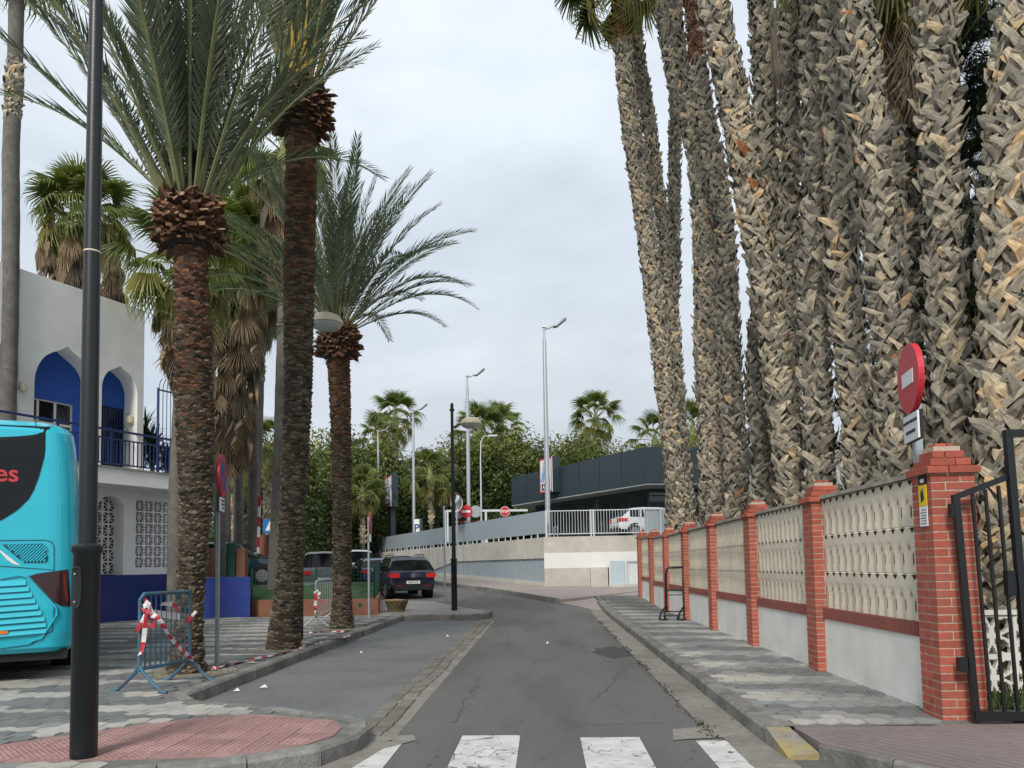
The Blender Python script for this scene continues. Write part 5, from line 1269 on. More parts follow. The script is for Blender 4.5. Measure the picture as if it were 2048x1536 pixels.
strip(tape, [at(290, 1228, fl.y-.03), at(283, 1245, fl.y-.05), at(274, 1262, fl.y-.06)], w_=.05); strip(tape, [at(293, 1228, fl.y-.04), at(289, 1265, fl.y-.05), at(284, 1300, fl.y-.05), at(276, 1310, fl.y-.05)], w_=.05, k0=1)
strip(tape, [at(300, 1218, fl.y-.02), at(292, 1210, fl.y-.06), at(286, 1216, fl.y-.04), at(296, 1225, fl.y-.05), at(302, 1214, fl.y-.03), at(290, 1205, fl.y-.03), at(294, 1198, fl.y)], w_=.07)
strip(tape, [at(300, 1212, fl.y-.03), at(306, 1235, fl.y-.02), at(304, 1256, fl.y-.02)], w_=.06, k0=0)
strip(tape, [at(322, 1208, fl.y+.2), at(345, 1208, fl.y+.4), at(358, 1222, fl.y+.55)], w_=.075, seg=.6); strip(tape, [at(392, 1222, fr_.y), at(384, 1232, fr_.y-.04), at(374, 1246, fr_.y-.05)], w_=.05)
q = f2a; tape2 = thing('barrier_tape', 'red and white warning tape hanging from the grey steel barrier', 'tape', (q.x, q.y, .13))
strip(tape2, [at(636, 1180, q.y), at(628, 1186, q.y-.03), at(634, 1192, q.y-.05), at(640, 1184, q.y-.04)], w_=.07); strip(tape2, [at(633, 1190, q.y-.05), at(630, 1215, q.y-.06), at(631, 1235, q.y-.06), at(633, 1262, q.y-.05)], w_=.07, k0=1); strip(tape2, [at(634, 1190, q.y-.05), at(641, 1203, q.y-.05)], w_=.05)
# terracotta planter with lawn, green mesh fence
P0, P1, P2 = Vector((-8.6, 22.3, 0)), Vector((-4.78, 21.95, 0)), gt(690, 1180, .2); P2 = Vector((-6.2, 29, 0))
pt = thing('planter_wall', 'low terracotta planter wall around the small lawn', 'planter wall', (P1.x, P1.y, .1))
b = MB()
for a, c in ((P0, P1), (P1, P2)):
    d = (c-a); nn = Vector((-d.y, d.x, 0)).normalized()*.2
    b.prism([a+UZ*.05, c+UZ*.05, c+nn+UZ*.05, a+nn+UZ*.05], UZ*.52)
b.build('wall', TERRA, pt)
MB().disc((P1+(P0-P1)*.14)+UZ*.40+Vector((0, -.012, 0)), (.09, -1, 0), .055, .02, 16).build('drain_cap', GREENM, pt)
b = MB()
lw = [(P0.x, P0.y+.1, .5), (P1.x-.15, P1.y+.15, .5), (P2.x-.1, P2.y, .9), (-7.5, 29, .95), (-7.6, 24.4, .94), (-12, 24.4, .96), (-12, 22.4, .6)]
b.poly(lw); struct(b.build('lawn', LAWN))
gr = MB(); rg = random.Random(8)
for k in range(5000):
    x, y = rg.uniform(-9, -4.9), rg.uniform(22.1, 28)
    if not inpoly(x, y, lw): continue
    f = (y-22)/7; z = .5+.42*f; h = rg.uniform(.03, .09); e = rg.uniform(0, 6.28); q = .012
    gr.poly([(x-q*math.cos(e), y-q*math.sin(e), z-.02), (x+q*math.cos(e), y+q*math.sin(e), z-.02), (x+rg.uniform(-.04, .04), y+rg.uniform(-.04, .04), z+h)])
tag(stuff(gr.build('grass', LAWN)), 'short green grass of the lawn inside the terracotta planter', 'grass')
def mesh_fence(label, a, c, z0, z1, sp=.10):
    a, c = Vector(a), Vector(c); d = c-a; L_ = d.length; t = thing('mesh_fence', label, 'fence', (a.x, a.y, z0))
    b = MB()
    n = int(L_/sp)
    for k in range(n+1): p = a+d*(k/n); b.bar((p.x, p.y, z0), (p.x, p.y, z1), .006)
    for k in range(int((z1-z0)/sp)+1): z = z0+k*sp; b.bar((a.x, a.y, z), (c.x, c.y, z), .006)
    stuff(b.build('wire_mesh', GREENM, t))
    for k in range(int(L_/2)+2):
        p = a+d*min(1, k*2/L_); MB().tube([(p.x, p.y, z0-.1), (p.x, p.y, z1+.04)], .03, 8).build('post', GREENM, t)
mesh_fence('green wire mesh fence behind the lawn planter', (-8.7, 22.6, 0), (-4.95, 22.25, 0), .55, 1.45); mesh_fence('green wire mesh fence beside the parked cars', (-4.95, 22.25, 0), (-6.3, 29.2, 0), .6, 1.5)
# stump
sb = gt(792, 1223, .12); st = thing('tree_stump', 'cut tree stump with orange brown top on the island', 'stump', sb)
b = MB(); rg = random.Random(4); pr = [(.27, 0), (.25, .05), (.27, .12), (.30, .22), (.335, .30), (.325, .34)]; nn = 26; rr = []
for r_, z in pr: rr.append([(r_*(1+.06*math.sin(5*2*PI*k/nn)+rg.uniform(-.05, .05))*math.cos(2*PI*k/nn), r_*(1+.06*math.sin(5*2*PI*k/nn)+rg.uniform(-.05, .05))*math.sin(2*PI*k/nn), z+rg.uniform(-.012, .012)) for k in range(nn)])
for a, c in zip(rr, rr[1:]):
    for k in range(nn): b.poly([a[k], a[(k+1) % nn], c[(k+1) % nn], c[k]])
b.build('bark', STUMP, st, world=False); b = MB()
for k in range(nn): b.poly([rr[-1][k], rr[-1][(k+1) % nn], (0, 0, .37)])
b.build('cut_top', STUMPT, st, world=False)
# litter
for i, (px, py, s_) in enumerate(((473, 1381, .04), (527, 1374, .05), (895, 1272, .03), (722, 1305, .025), (1095, 1286, .03))):
    c = gp(px, py, .02); b = MB(); b.add([(c.x-s_, c.y, .012), (c.x+s_*.2, c.y-s_*.6, .02), (c.x+s_, c.y+s_*.2, .012), (c.x+s_*.1, c.y+s_*.7, .05)], [(0, 1, 3), (1, 2, 3)])
    tag(b.build('paper_scrap', PAPER), ('folded scrap of white paper against the left kerb', 'larger scrap of white paper lying in the parking bay', 'tiny paper scrap near the end of the bay', 'tiny paper scrap in the middle of the bay', 'tiny paper scrap by the line of setts')[i], 'litter', 'scraps of litter')
b = MB(); rg = random.Random(9)
for k in range(260):
    x, y = rg.uniform(-3.8, 1.7), rg.uniform(5.6, 19); s_ = rg.uniform(.008, .028); e = rg.uniform(0, 6.28)
    u = Vector((math.cos(e), math.sin(e), 0))*s_; v = Vector((-u.y, u.x, 0))*rg.uniform(.25, .8); c = Vector((x, y, .012))
    b.poly([c-u, c+v*.8+UZ*.006, c+u, c-v])
tag(stuff(b.build('dry_debris', m('debris', (.10, .075, .05), .95, .4, 30))), 'dry leaf and twig crumbs scattered over the asphalt', 'debris')
# weeds along the right gutter
b = MB()
for k in range(420):
    y = 6.5+13*rg.random()**1.2; x = 1.36+rg.gauss(0, .03); h = rg.uniform(.006, .026)*(1+.8*math.sin(y*3)); e = rg.uniform(0, 6.28); q = .012
    b.poly([(x-q*math.cos(e), y-q*math.sin(e), .004), (x+q*math.cos(e), y+q*math.sin(e), .004), (x+rg.uniform(-.03, .03), y+rg.uniform(-.04, .04), .006+abs(h))])
tag(stuff(b.build('gutter_weeds', m('gutter_weed', (.05, .05, .026), .9, .3, 20))), 'thin dry weeds along the joint of the right gutter', 'weeds')
# ================================================================== RIGHT: sign on the first pillar, hand truck
t = thing('no_entry_sign', 'red no entry sign with white bar above the gate pillar', 'road sign', (PX0+.10, PY0+PD+.06, .12))
so = t.location
MB().box(-.035, .035, -.02, .03, .0, 3.05).build('pole', GALV, t, world=False)
nr = Vector((-.985, .16, 0)).normalized(); c = at(1812, 757, so.y-.05)-so
d, c, nr = sign_disc(t, Vector((-.055, -.04, c.z)), nr, .305, .05)
xx = Vector((-nr.y, nr.x, 0))
MB().obox(c+nr*.027, xx*.155, UZ*.062, nr*.003).build('white_bar', WHITES, d, world=False)
p = c-UZ*.435; pl_ = MB().obox(p+nr*.012, xx*.20, UZ*.118, nr*.008).build('plate', WHITES, t, world=False)
MB().obox(p-nr*.012, xx*.21, UZ*.125, nr*.012).build('plate_frame', BLACKP, t, world=False)
text('EXCEPTO VEHICULOS', .038, BLKTXT, pl_, p+nr*.0215+UZ*.05, -xx if (-xx).cross(UZ).dot(nr) > 0 else xx, nr, bold=.001); text('AUTORIZADOS', .038, BLKTXT, pl_, p+nr*.0215-UZ*.04, -xx if (-xx).cross(UZ).dot(nr) > 0 else xx, nr, bold=.001)
t = thing('alarm_sticker', 'yellow and white alarm notice on the side of the gate pillar', 'notice', (PX0-.004, PY0+.13, 1.72))
MB().box(-.006, .0, -.065, .065, .0, .17).build('white_text_panel', WHITES, t, world=False); yp = MB().box(-.007, .0, -.065, .065, .172, .35).build('yellow_panel', YELL, t, world=False)
MB().box(-.006, .0, -.065, .065, .352, .43).build('black_header', BLACKP, t, world=False)
q = MB(); q.prism([(-.0075, -.03, .23), (-.0075, .025, .20), (-.0075, .035, .28), (-.0075, -.005, .325)], (-.001, 0, 0)); q.build('pictogram', BLKTXT, yp, world=False)
q = MB()
for k in range(6): q.box(-.0072, -.006, -.05, .05-.02*(k % 2), .02+k*.023, .026+k*.023)
q.build('lettering', BLKTXT, t, world=False); MB().box(-.0072, -.006, -.035, .03, .37, .40).build('lettering', WHITES, t, world=False)
# hand truck
hb = gp(1352, 1240, .13); t = thing('hand_truck', 'black folding hand truck left on the pavement by the wall', 'hand truck', hb, R(-8)); t.scale = (1.25, 1.2, 1.1)
r_ = .023
MB().tube([(-.16, .10, .16), (-.165, .10, .35), (-.16, .10, .95), (-.14, .10, 1.06), (-.11, .10, 1.10), (.17, .12, 1.10), (.20, .12, 1.06), (.18, .12, .95), (.165, .12, .80), (.165, .10, .16)], r_, 8).build('handle_frame', BLACKM, t, smooth=True, world=False)
for z in (.62, .52): MB().tube([(-.165, .10, z), (.165, .10, z)], .010 if z < .6 else .018, 7).build('crossbar', BLACKM, t, world=False)
for sx_ in (-1, 1):
    MB().tube([(sx_*.165, .10, .30), (sx_*.17-.10, -.06, .16), (sx_*.17-.13, -.12, .03), (sx_*.17-.06, -.16, .015), (sx_*.17+.02, .02, .02)], r_*.8, 7).build('brace', BLACKM, t, smooth=True, world=False)
    w_ = MB().tube([(sx_*.20-.02, .12, .095), (sx_*.20+.02, .12, .095)], .10, 18).build('wheel', BLACKP, t, smooth=True, world=False); MB().tube([(sx_*.20-.024, .12, .095), (sx_*.20+.024, .12, .095)], .03, 12).build('hub', GALVD, w_, world=False)
MB().tube([(-.20, .12, .095), (.20, .12, .095)], .011, 6).build('axle', BLACKM, t, world=False); MB().tube([(-.17, .10, .17), (.17, .10, .17)], .012, 6).build('crossbar', BLACKM, t, world=False)
w_ = MB().tube([(.015, -.02, .055), (.045, -.02, .055)], .058, 14).build('wheel', BLACKP, t, smooth=True, world=False)
# ================================================================== FAR: retaining wall, ramp, railings
X0, Y0 = CW0.x, CW0.y; gbase = gz(Y0)
rw = thing('retaining_wall', 'pale concrete retaining wall of the raised supermarket car park', 'wall', (X0, Y0, gbase))
# street side: beam above, grey sheet infill below, low plinth
def ws(s, off, z): return Vector((X0, Y0, 0))+wd_*s-wn*off+UZ*z
def gw(s): return gz(min(60, ws(s, 0, 0).y))
b = MB(); ss = [0, 4, 8, 12, 16, 20, 25, 30, WL]
for a, c in zip(ss, ss[1:]):
    zl = lambda s: (1.75 if s < 12 else (1.75-.12*(s-12) if s < 20 else gw(s)-.2))
    b.prism([ws(a, 0, zl(a)), ws(c, 0, zl(c)), ws(c, 0, PLZ+.02), ws(a, 0, PLZ+.02)], wn*.3)
b.build('wall_beam', CONC, rw)
b = MB()
for a, c in ((0, 6), (6, 12), (12, 18)):
    b.prism([ws(a+.02, -.08, gw(a)+.1), ws(c, -.08, gw(c)+.1), ws(c, -.08, 1.74), ws(a+.02, -.08, 1.76)], wn*.05)
sheetp = b.build('infill_sheet', PANELG, rw)
for k in range(22): s_ = .3+k*.8; MB().obox(ws(s_, -.06, 1.1), wd_*.012, wn*.02, UZ*.64).build('sheet_rib', GALVD, sheetp)
b = MB()
for a, c in ((0, 6), (6, 12), (12, 20), (20, 30)): b.prism([ws(a+.01, .03, gw(a)-.1), ws(c, .03, gw(c)-.1), ws(c, .03, gw(c)+.28), ws(a+.01, .03, gw(a)+.30)], wn*.12)
b.build('wall_plinth', CONC, rw)
# front face
xr = 8.0
MB().box(X0-.01, xr, Y0, Y0+.3, 1.98, PLZ+.03).build('front_beam', CONC, rw)
MB().box(X0-.01, xr, Y0-.012, Y0+.28, 1.30, 1.98).build('white_band', CONCW, rw)
MB().box(X0-.005, X0+2.75, Y0-.03, Y0+.26, gbase-.1, 1.30).build('lower_block', CONC, rw)
MB().box(X0+2.0, X0+2.75, Y0-.5, Y0-.035, gbase-.1, 1.29).build('side_block', CONC, rw)
MB().box(X0+2.76, X0+6.5, Y0-.9, Y0-.5, gbase-.1, gbase+.16).build('gate_step', CONC, rw)
for k in range(3): MB().box(X0+.75+k*.62, X0+.757+k*.62, Y0-.034, Y0-.03, gbase, 1.29).build('joint', GALVD, rw)
# pale gates under the wall
gx = X0+2.85
t = thing('pale_gate', 'pale grey barred gate under the white band of the retaining wall', 'gate', (gx, Y0-.55, gbase+.14))
MB().box(0, .62, -.02, .02, .02, 1.05).build('solid_leaf', PALEB, t, world=False)
f = MB()
for (x0, x1, z0, z1) in ((.70, 2.1, 1.0, 1.05), (.70, 2.1, .0, .05), (.70, .75, .05, 1.0), (2.05, 2.1, .05, 1.0)): f.box(x0, x1, -.02, .02, z0, z1)
f.build('frame', PALEB, t, world=False)
q = MB().box(-.014, .014, -.012, .012, .05, 1.0).mesh('bar', RAILW)
for k in range(11): link('bar', q, t, (.82+k*.117, 0, 0))
MB().prism([(1.3, .03, .05), (2.05, .03, .05), (2.05, .03, .95)], (0, .02, 0)).build('stair_string', PALEB, t, world=False)
MB().box(-.05, 2.4, .06, .12, .0, 1.08).build('white_backing', CONCW, t, world=False)
# barred railing on the front edge
zt = 3.87; rx1 = at(1322, 1022, Y0).x
t = thing('car_park_railing', 'galvanised barred railing on the corner of the car park', 'railing', (X0, Y0+.15, PLZ))
def rb_(x0, x1, z0, z1, nm, mt=RAILW, y=0.0, th=.03): MB().box(x0, x1, y-th/2, y+th/2, z0, z1).build(nm, mt, t, world=False)
rb_(.1, rx1-X0, zt-PLZ-.04, zt-PLZ, 'top_rail'); rb_(.1, rx1-X0, .14, .18, 'bottom_rail')
for x in (.12, 2.1, 2.22, 4.3, rx1-X0): rb_(x-.03, x+.03, 0.0, zt-PLZ+.02, 'post', RAILW, 0, .06)
q = MB().box(-.009, .009, -.009, .009, .17, zt-PLZ-.02).mesh('bar', RAILW)
for k in range(1, int((rx1-X0-.2)/.128)): link('bar', q, t, (.12+k*.128, 0, 0))
px1_ = at(1290, 1040, Y0).x-X0
rb_(px1_, rx1-X0+.8, .05, zt-PLZ-.02, 'sheet_panel', PANELG, .06, .02)
MB().tube([(.45, -.12, .0), (.45, -.12, .45), (.52, -.12, .52), (.60, -.12, .45), (.60, -.12, 0)], .02, 7).build('hoop', GALV, t, world=False)
# sheet fence along the street edge
t = thing('sheet_fence', 'grey metal sheet fence running along the car park edge', 'fence', ws(0, -.12, PLZ))
n = 24; pw = (WL-.2)/n
for k in range(n):
    a = .12+k*pw; c = a+pw-.03
    b = MB(); b.prism([ws(a, -.10, PLZ+.20), ws(c, -.10, PLZ+.20), ws(c, -.10, zt), ws(a, -.10, zt)], wn*.03); b.build('panel', PANELG, t)
    MB().bar(ws(a-.006, -.16, PLZ-.05), ws(a-.006, -.16, zt-.01), .05).build('post', RAILW, t)
    MB().bar(ws(a+pw/2, -.12, PLZ-.05), ws(a+pw/2, -.12, PLZ+.25), .05).build('bracket', RAILW, t)
t = thing('kiosk_roof', 'small pale flat roofed hut at the far end of the sheet fence', 'hut', ws(WL+.4, -.4, PLZ-1.2))
MB().obox(ws(WL+1.6, -1.3, PLZ+.2), wd_*1.1, wn*1.2, UZ*1.0).build('wall', CONCW, t); MB().obox(ws(WL+1.6, -1.3, PLZ+1.28), wd_*1.5, wn*1.6, UZ*.07).build('roof', CONCW, t)
# ---- car park lights
def led_pole(label, px, py_top, Y):
    p = at(px, 1040, Y); tz_ = at(px, py_top, Y).z; t = thing('car_park_light', label, 'street lamp', (p.x, Y, PLZ), 0, 'galvanised car park light columns'); h = tz_-PLZ
    MB().lathe([(.20, 0), (.20, .03), (.125, .05), (.115, h*.45), (.085, h-.9), (.085, h-.6), (.05, h-.58), (.05, h)], 12).build('column', GALV, t, smooth=True, world=False)
    MB().tube([(0, 0, h-.08), (.25, 0, h-.02), (.50, 0, h+.10)], [.04, .04, .04], 7).build('arm', GALVD, t, world=False)
    hd = MB(); hd.prism([(.42, -.16, h+.03), (.62, -.17, h+.10), (.90, -.15, h+.36), (1.05, -.13, h+.42), (1.02, -.13, h+.36), (.88, -.15, h+.24), (.60, -.17, h+.02), (.45, -.16, h-.0)], (0, .32, 0)); hd.build('led_head', GALVD, t, world=False)
    MB().box(-.09, .09, -.09, .09, h, h+.05).build('cap', GALV, t, world=False)
led_pole('tallest galvanised light column rising beside the barred railing', 1096, 655, Y0+1.0); led_pole('light column standing behind the beige hooded street lamp', 938, 752, 44.6); led_pole('light column behind the sheet fence next to the small parking sign', 828, 820, 54.5); led_pole('light column next to the tall store pylon sign', 757, 862, 63.6)
# ---- supermarket
tz_ = 7.8; fb = 5.78; S0 = at(1023, 980, 55.2); S1 = at(1292, 935, 42.0); S2 = Vector((15.5, 43.6, 0)); S3 = Vector((19, 66, 0)); S4 = Vector((2, 68, 0))
store = thing('supermarket', 'low dark grey supermarket with deep fascia and glass front', 'shop', (S1.x, S1.y, PLZ))
V2 = lambda p, z: Vector((p.x, p.y, z))
b = MB(); ring = [S0, S1, S2, S3, S4]; b.prism([V2(p, fb) for p in ring], UZ*(tz_-fb))
fa_ = b.build('fascia', STORE, store)
for a, c in ((S0, S1), (S1, S2)):
    n = 7 if a is S0 else 5
    for k in range(1, n):
        p = a.lerp(c, k/n); dd = (c-a); dd.z = 0; dd.normalize(); nn = Vector((dd.y, -dd.x, 0)); MB().obox(V2(p, (fb+tz_)/2)+nn*.004, dd*.012, nn*.006, UZ*(tz_-fb)/2*.985).build('cladding_joint', BLACKM, fa_)
MB().prism([V2(p, fb-.06) for p in ring], UZ*.055).build('soffit', SOFF, store)
cen = Vector((8, 56, 0)); inn = [p.lerp(V2(cen, p.z), .17) for p in ring]
for a, c, n in ((inn[0], inn[1], 7), (inn[1], inn[2], 5)):
    for k in range(n):
        p, q = a.lerp(c, k/n), a.lerp(c, (k+1)/n); MB().poly([V2(p, PLZ), V2(q, PLZ), V2(q, fb-.05), V2(p, fb-.05)]).build('shop_window', GLASSG, store); MB().bar(V2(p, PLZ), V2(p, fb-.05), .10).build('mullion', STORE, store)
    MB().bar(V2(a, fb-.45), V2(c, fb-.45), .07).build('transom', STORE, store)
MB().prism([V2(p, PLZ) for p in (inn[2], inn[3], inn[4], inn[0])], UZ*(fb-PLZ-.05)).build('rear_volume', STORE, store)
# store logo signs
def logo(t, o, x, n, w_, h, parent=None):
    """white board, red border, stylised blue A over a dark word box"""
    bd = MB().obox(o, x*w_/2, UZ*h/2, n*.03).build('board', WHITES, t)
    f = MB()
    for sx_ in (-1, 1): f.obox(o+x*sx_*(w_/2-.03*w_)+n*.032, x*.03*w_, UZ*h/2, n*.004)
    for sz_ in (-1, 1): f.obox(o+UZ*sz_*(h/2-.025*h)+n*.0325, x*w_/2, UZ*.025*h, n*.004)
    f.build('red_border', RED, bd)
    LB = m('logo_blue', (.02, .28, .62), .4, .03, 5) if 'logo_blue' not in MATS else MATS['logo_blue']
    a = MB(); nn = n*.034; top = o+UZ*h*.42; zb = -.20*h
    for (xt, xb, wv) in ((-.10, -.36, .05), (.0, -.22, .05), (.06, .18, .05), (.10, .34, .05)):
        pt_ = [o+nn+x*w_*(xt-wv/2)+UZ*h*.42, o+nn+x*w_*(xt+wv/2)+UZ*h*.42, o+nn+x*w_*(xb+wv)+UZ*zb, o+nn+x*w_*(xb-wv)+UZ*zb]; a.poly(pt_)
    for z in (-.04, .03, -.11): a.obox(o+nn+UZ*h*z, x*w_*.22, UZ*h*.012, n*.001)
    a.build('emblem', LB, bd)
    wb = MB().obox(o+n*.033-UZ*h*.335, x*w_*.36, UZ*h*.095, n*.003).build('word_box', m('logo_navy', (.01, .02, .10), .4, .03, 5) if 'logo_navy' not in MATS else MATS['logo_navy'], bd)
    text('ALDI', h*.165, WHITES, wb, o+n*.038-UZ*h*.335-wloc(wb), x, n, bold=.004*h)
fd = (S1-S0); fd.z = 0; fd.normalize(); fo = Vector((fd.y, -fd.x, 0)); fo = fo if fo.y < 0 else -fo
def sign_at(nm, lab, px, py0, py1, Y, w_, dep, post=False):
    c = at(px, (py0+py1)/2, Y); h = at(px, py0, Y).z-at(px, py1, Y).z
    t = thing(nm, lab, 'shop sign', (c.x, c.y, PLZ if post else c.z-h/2))
    MB().obox(c-fo*(dep/2+.03)+UZ*.02, fd*(w_/2-.01), fo*dep/2, UZ*(h/2+.03)).build('sign_box', STORE, t)
    if post: MB().obox(V2(c, (PLZ+c.z)/2)-fo*(dep/2+.03), fd*.30, fo*dep*.35, UZ*(c.z-PLZ)/2).build('post', STORE, t); MB().obox(V2(c, c.z+h/2)-fo*(dep/2+.03), fd*w_*.42, fo*dep*.4, UZ*.25).build('sign_cap', STORE, t)
    logo(t, c, fd, fo, w_, h)
sign_at('store_wall_sign', 'white red bordered blue letter sign on the dark store fascia', 1092, 916, 985, 49.9, 1.5, .6)
sign_at('pylon_sign', 'tall dark pylon with white and blue store sign above the sheet fence', 776, 953, 1014, 60.0, 1.35, .55, True)
# ---- car park entrance: gantry, boom, signs, mirror
Yg = 43.5; gx0, gx1 = at(890, 1022, Yg), at(1055, 1020, Yg)
t = thing('height_gantry', 'pale steel height limit gantry at the car park entrance', 'gantry', (gx0.x, Yg, PLZ))
zb2 = gx0.z
MB().bar((gx0.x-.05, Yg, zb2), (gx1.x, Yg+.5, zb2-.02), .12, .12).build('beam', RAILW, t)
px_ = at(972, 1040, Yg+.25)
for p in (gx0, px_): MB().bar((p.x, p.y, PLZ), (p.x, p.y, zb2), .12).build('post', RAILW, t)
MB().tube([(gx0.x+.05, Yg-.05, zb2), (gx0.x+.1, Yg-.05, zb2+.3), (gx0.x+.35, Yg-.05, zb2+.38), (gx0.x+.6, Yg-.05, zb2+.2)], .025, 6).build('cable_hoop', BLACKP, t); MB().tube([(gx0.x+.16, Yg-.1, zb2-.05), (gx0.x+.16, Yg-.1, PLZ+.2)], .05, 8).build('cable_tube', WHITES, t)
def disc_thing(nm, lab, cat, p, r, face, extra=None):
    t = thing(nm, lab, cat, (p.x, p.y, p.z)); d = MB().disc((0, 0, 0), (0, -1, 0), r, .05, 28 if nm != 'stop_sign' else 8).build('disc', face, t, world=False); return t, d
p = at(932, 1023, Yg-.15); t, d = disc_thing('no_entry_disc', 'small round red no entry disc on the height gantry', 'road sign', p, .36, RED); MB().box(-.25, .25, -.032, -.026, -.06, .06).build('white_bar', WHITES, d, world=False)
p = at(947, 1023, Yg-.10); disc_thing('grey_disc', 'blank grey sign back beside the no entry disc', 'road sign', p+Vector((.12, 0, 0)), .34, GALVD)
p = at(916, 1026, Yg-.08); disc_thing('grey_disc', 'blank grey sign back under the traffic mirror', 'road sign', p, .32, GALVD)
p = at(1010, 1023, Yg+.18); t = thing('stop_sign', 'red octagonal stop sign hanging on the height gantry', 'road sign', p)
def octo(r, y0, y1, nm, mt, par):
    MB().prism([(r*math.cos(R(22.5+45*k)), y0, r*math.sin(R(22.5+45*k))) for k in range(8)], (0, y1-y0, 0)).build(nm, mt, par, world=False)
octo(.30, -.06, -.02, 'white_border', WHITES, t); octo(.275, -.068, -.061, 'red_face', RED, t); text('STOP', .19, WHITES, t, (0, -.073, 0), (1, 0, 0), (0, -1, 0), bold=.006)
Ym = Yg-.9; p = at(913, 1005, Ym); t = thing('traffic_mirror', 'convex traffic mirror with orange hood at the car park entrance', 'mirror', (p.x, p.y, PLZ)); mz = p.z-PLZ
MB().bar((0, .06, 0), (0, .06, mz+.1), .07).build('post', GALVD, t, world=False)
rim = MB(); pts = [(.34*math.cos(2*PI*k/24), .02, mz+.52*math.sin(2*PI*k/24)) for k in range(24)]; rim.prism(pts, (0, .05, 0)); rim.build('rim', RAILW, t, world=False)
mi = MB(); ctr = (0, -.06, mz); q = [(.30*math.cos(2*PI*k/24), .015, mz+.47*math.sin(2*PI*k/24)) for k in range(24)]
for k in range(24): mi.poly([q[k], q[(k+1) % 24], ctr])
mi.build('mirror_face', m('mirror_glass', (.75, .77, .78), .08, .02, 4, metal=.9), t, smooth=True, world=False)
hd = MB(); 
for k in range(3, 12):
    a0, a1 = 2*PI*(k-1)/24, 2*PI*k/24; hd.poly([(.35*math.cos(a0), .02, mz+.53*math.sin(a0)), (.35*math.cos(a1), .02, mz+.53*math.sin(a1)), (.37*math.cos(a1), -.28, mz+.55*math.sin(a1)), (.37*math.cos(a0), -.28, mz+.55*math.sin(a0))])
hd.build('hood', ORNG, t, world=False)
t = thing('boom_barrier', 'red and white striped boom lowered across the car park entrance', 'barrier', (at(968, 1050, Yg+.6).x, Yg+.6, PLZ)); a, c = at(905, 1044, Yg+.6), at(1050, 1041, Yg+.6)
MB().box(-.18, .18, -.2, .2, 0, 1.05).build('cabinet', GALVD, t, world=False)
for k in range(12): p, q = a.lerp(c, k/12), a.lerp(c, (k+1)/12); MB().bar(p, q, .06, .08).build('boom_section', RED if k % 2 else WHITES, t)
p = at(835, 1058, 54.0); t = thing('parking_sign', 'small parking sign box just above the sheet fence', 'road sign', (p.x, 54.0, PLZ)); z = p.z-PLZ
MB().box(-.28, .35, 0, .25, 0, z+.75).build('box', STORE, t, world=False); MB().box(-.26, .14, -.012, 0, z-.6, z+.7).build('face', WHITES, t, world=False); text('P', .75, BLUES, t, (-.06, -.016, z+.05), (1, 0, 0), (0, -1, 0), bold=.02)
# ---- raised striped barrier pole, blue crossing sign and terracotta wall between the trunks
Yb = 26.5; p = at(516, 1115, Yb); t = thing('striped_barrier_pole', 'raised red and white striped barrier pole between the palm trunks', 'barrier', (p.x, Yb, .2)); zt_ = at(519, 993, Yb).z
MB().box(-.1, .1, -.1, .1, 0, p.z-.2).build('pivot_post', WHITES, t, world=False)
for k in range(6): z0, z1 = p.z-.2+(zt_-p.z)*k/6, p.z-.2+(zt_-p.z)*(k+1)/6; MB().bar((.05*k/6, 0, z0), (.05*(k+1)/6, 0, z1), .075).build('pole_section', RED if k % 2 else WHITES, t, world=False)
p = at(540, 1052, 33); t = thing('crossing_sign', 'blue square pedestrian crossing sign between the trunks', 'road sign', (p.x, 33, .4)); z = p.z-.4
MB().tube([(0, .05, 0), (0, .05, z+.3)], .03, 8).build('pole', GALVD, t, world=False); d = MB().box(-.30, .30, -.02, .02, z-.3, z+.3).build('panel', m('sign_bright_blue', (.02, .16, .46), .4, .05, 6), t, world=False)
MB().prism([(-.2, -.024, z-.2), (.2, -.024, z-.2), (0, -.024, z+.22)], (0, -.004, 0)).build('pictogram', WHITES, d, world=False)
p0, p1 = at(512, 1115, 32), at(547, 1115, 32)
tag(MB().box(p0.x, p1.x+.05, 32, 32.3, .2, at(530, 1070, 32).z).build('terracotta_wall', TERRA), 'terracotta wall end behind the striped pole', 'wall')
for px0, px1, lab in ((411, 424, 'terracotta gate pier touching the first date palm'), (470, 490, 'terracotta gate pier beside the green post')):
    a, c = at(px0, 1150, 23.6), at(px1, 1150, 23.6); tag(MB().box(a.x, c.x, 23.6, 23.85, .3, at(px0, 1096, 23.6).z).build('gate_pier', TERRA), lab, 'pier')
a = at(462, 1150, 23.5); tag(MB().box(a.x-.11, a.x+.11, 23.5, 23.7, .3, at(462, 1086, 23.5).z).build('green_post', GREENM), 'dark green steel post against the terracotta pier', 'post')
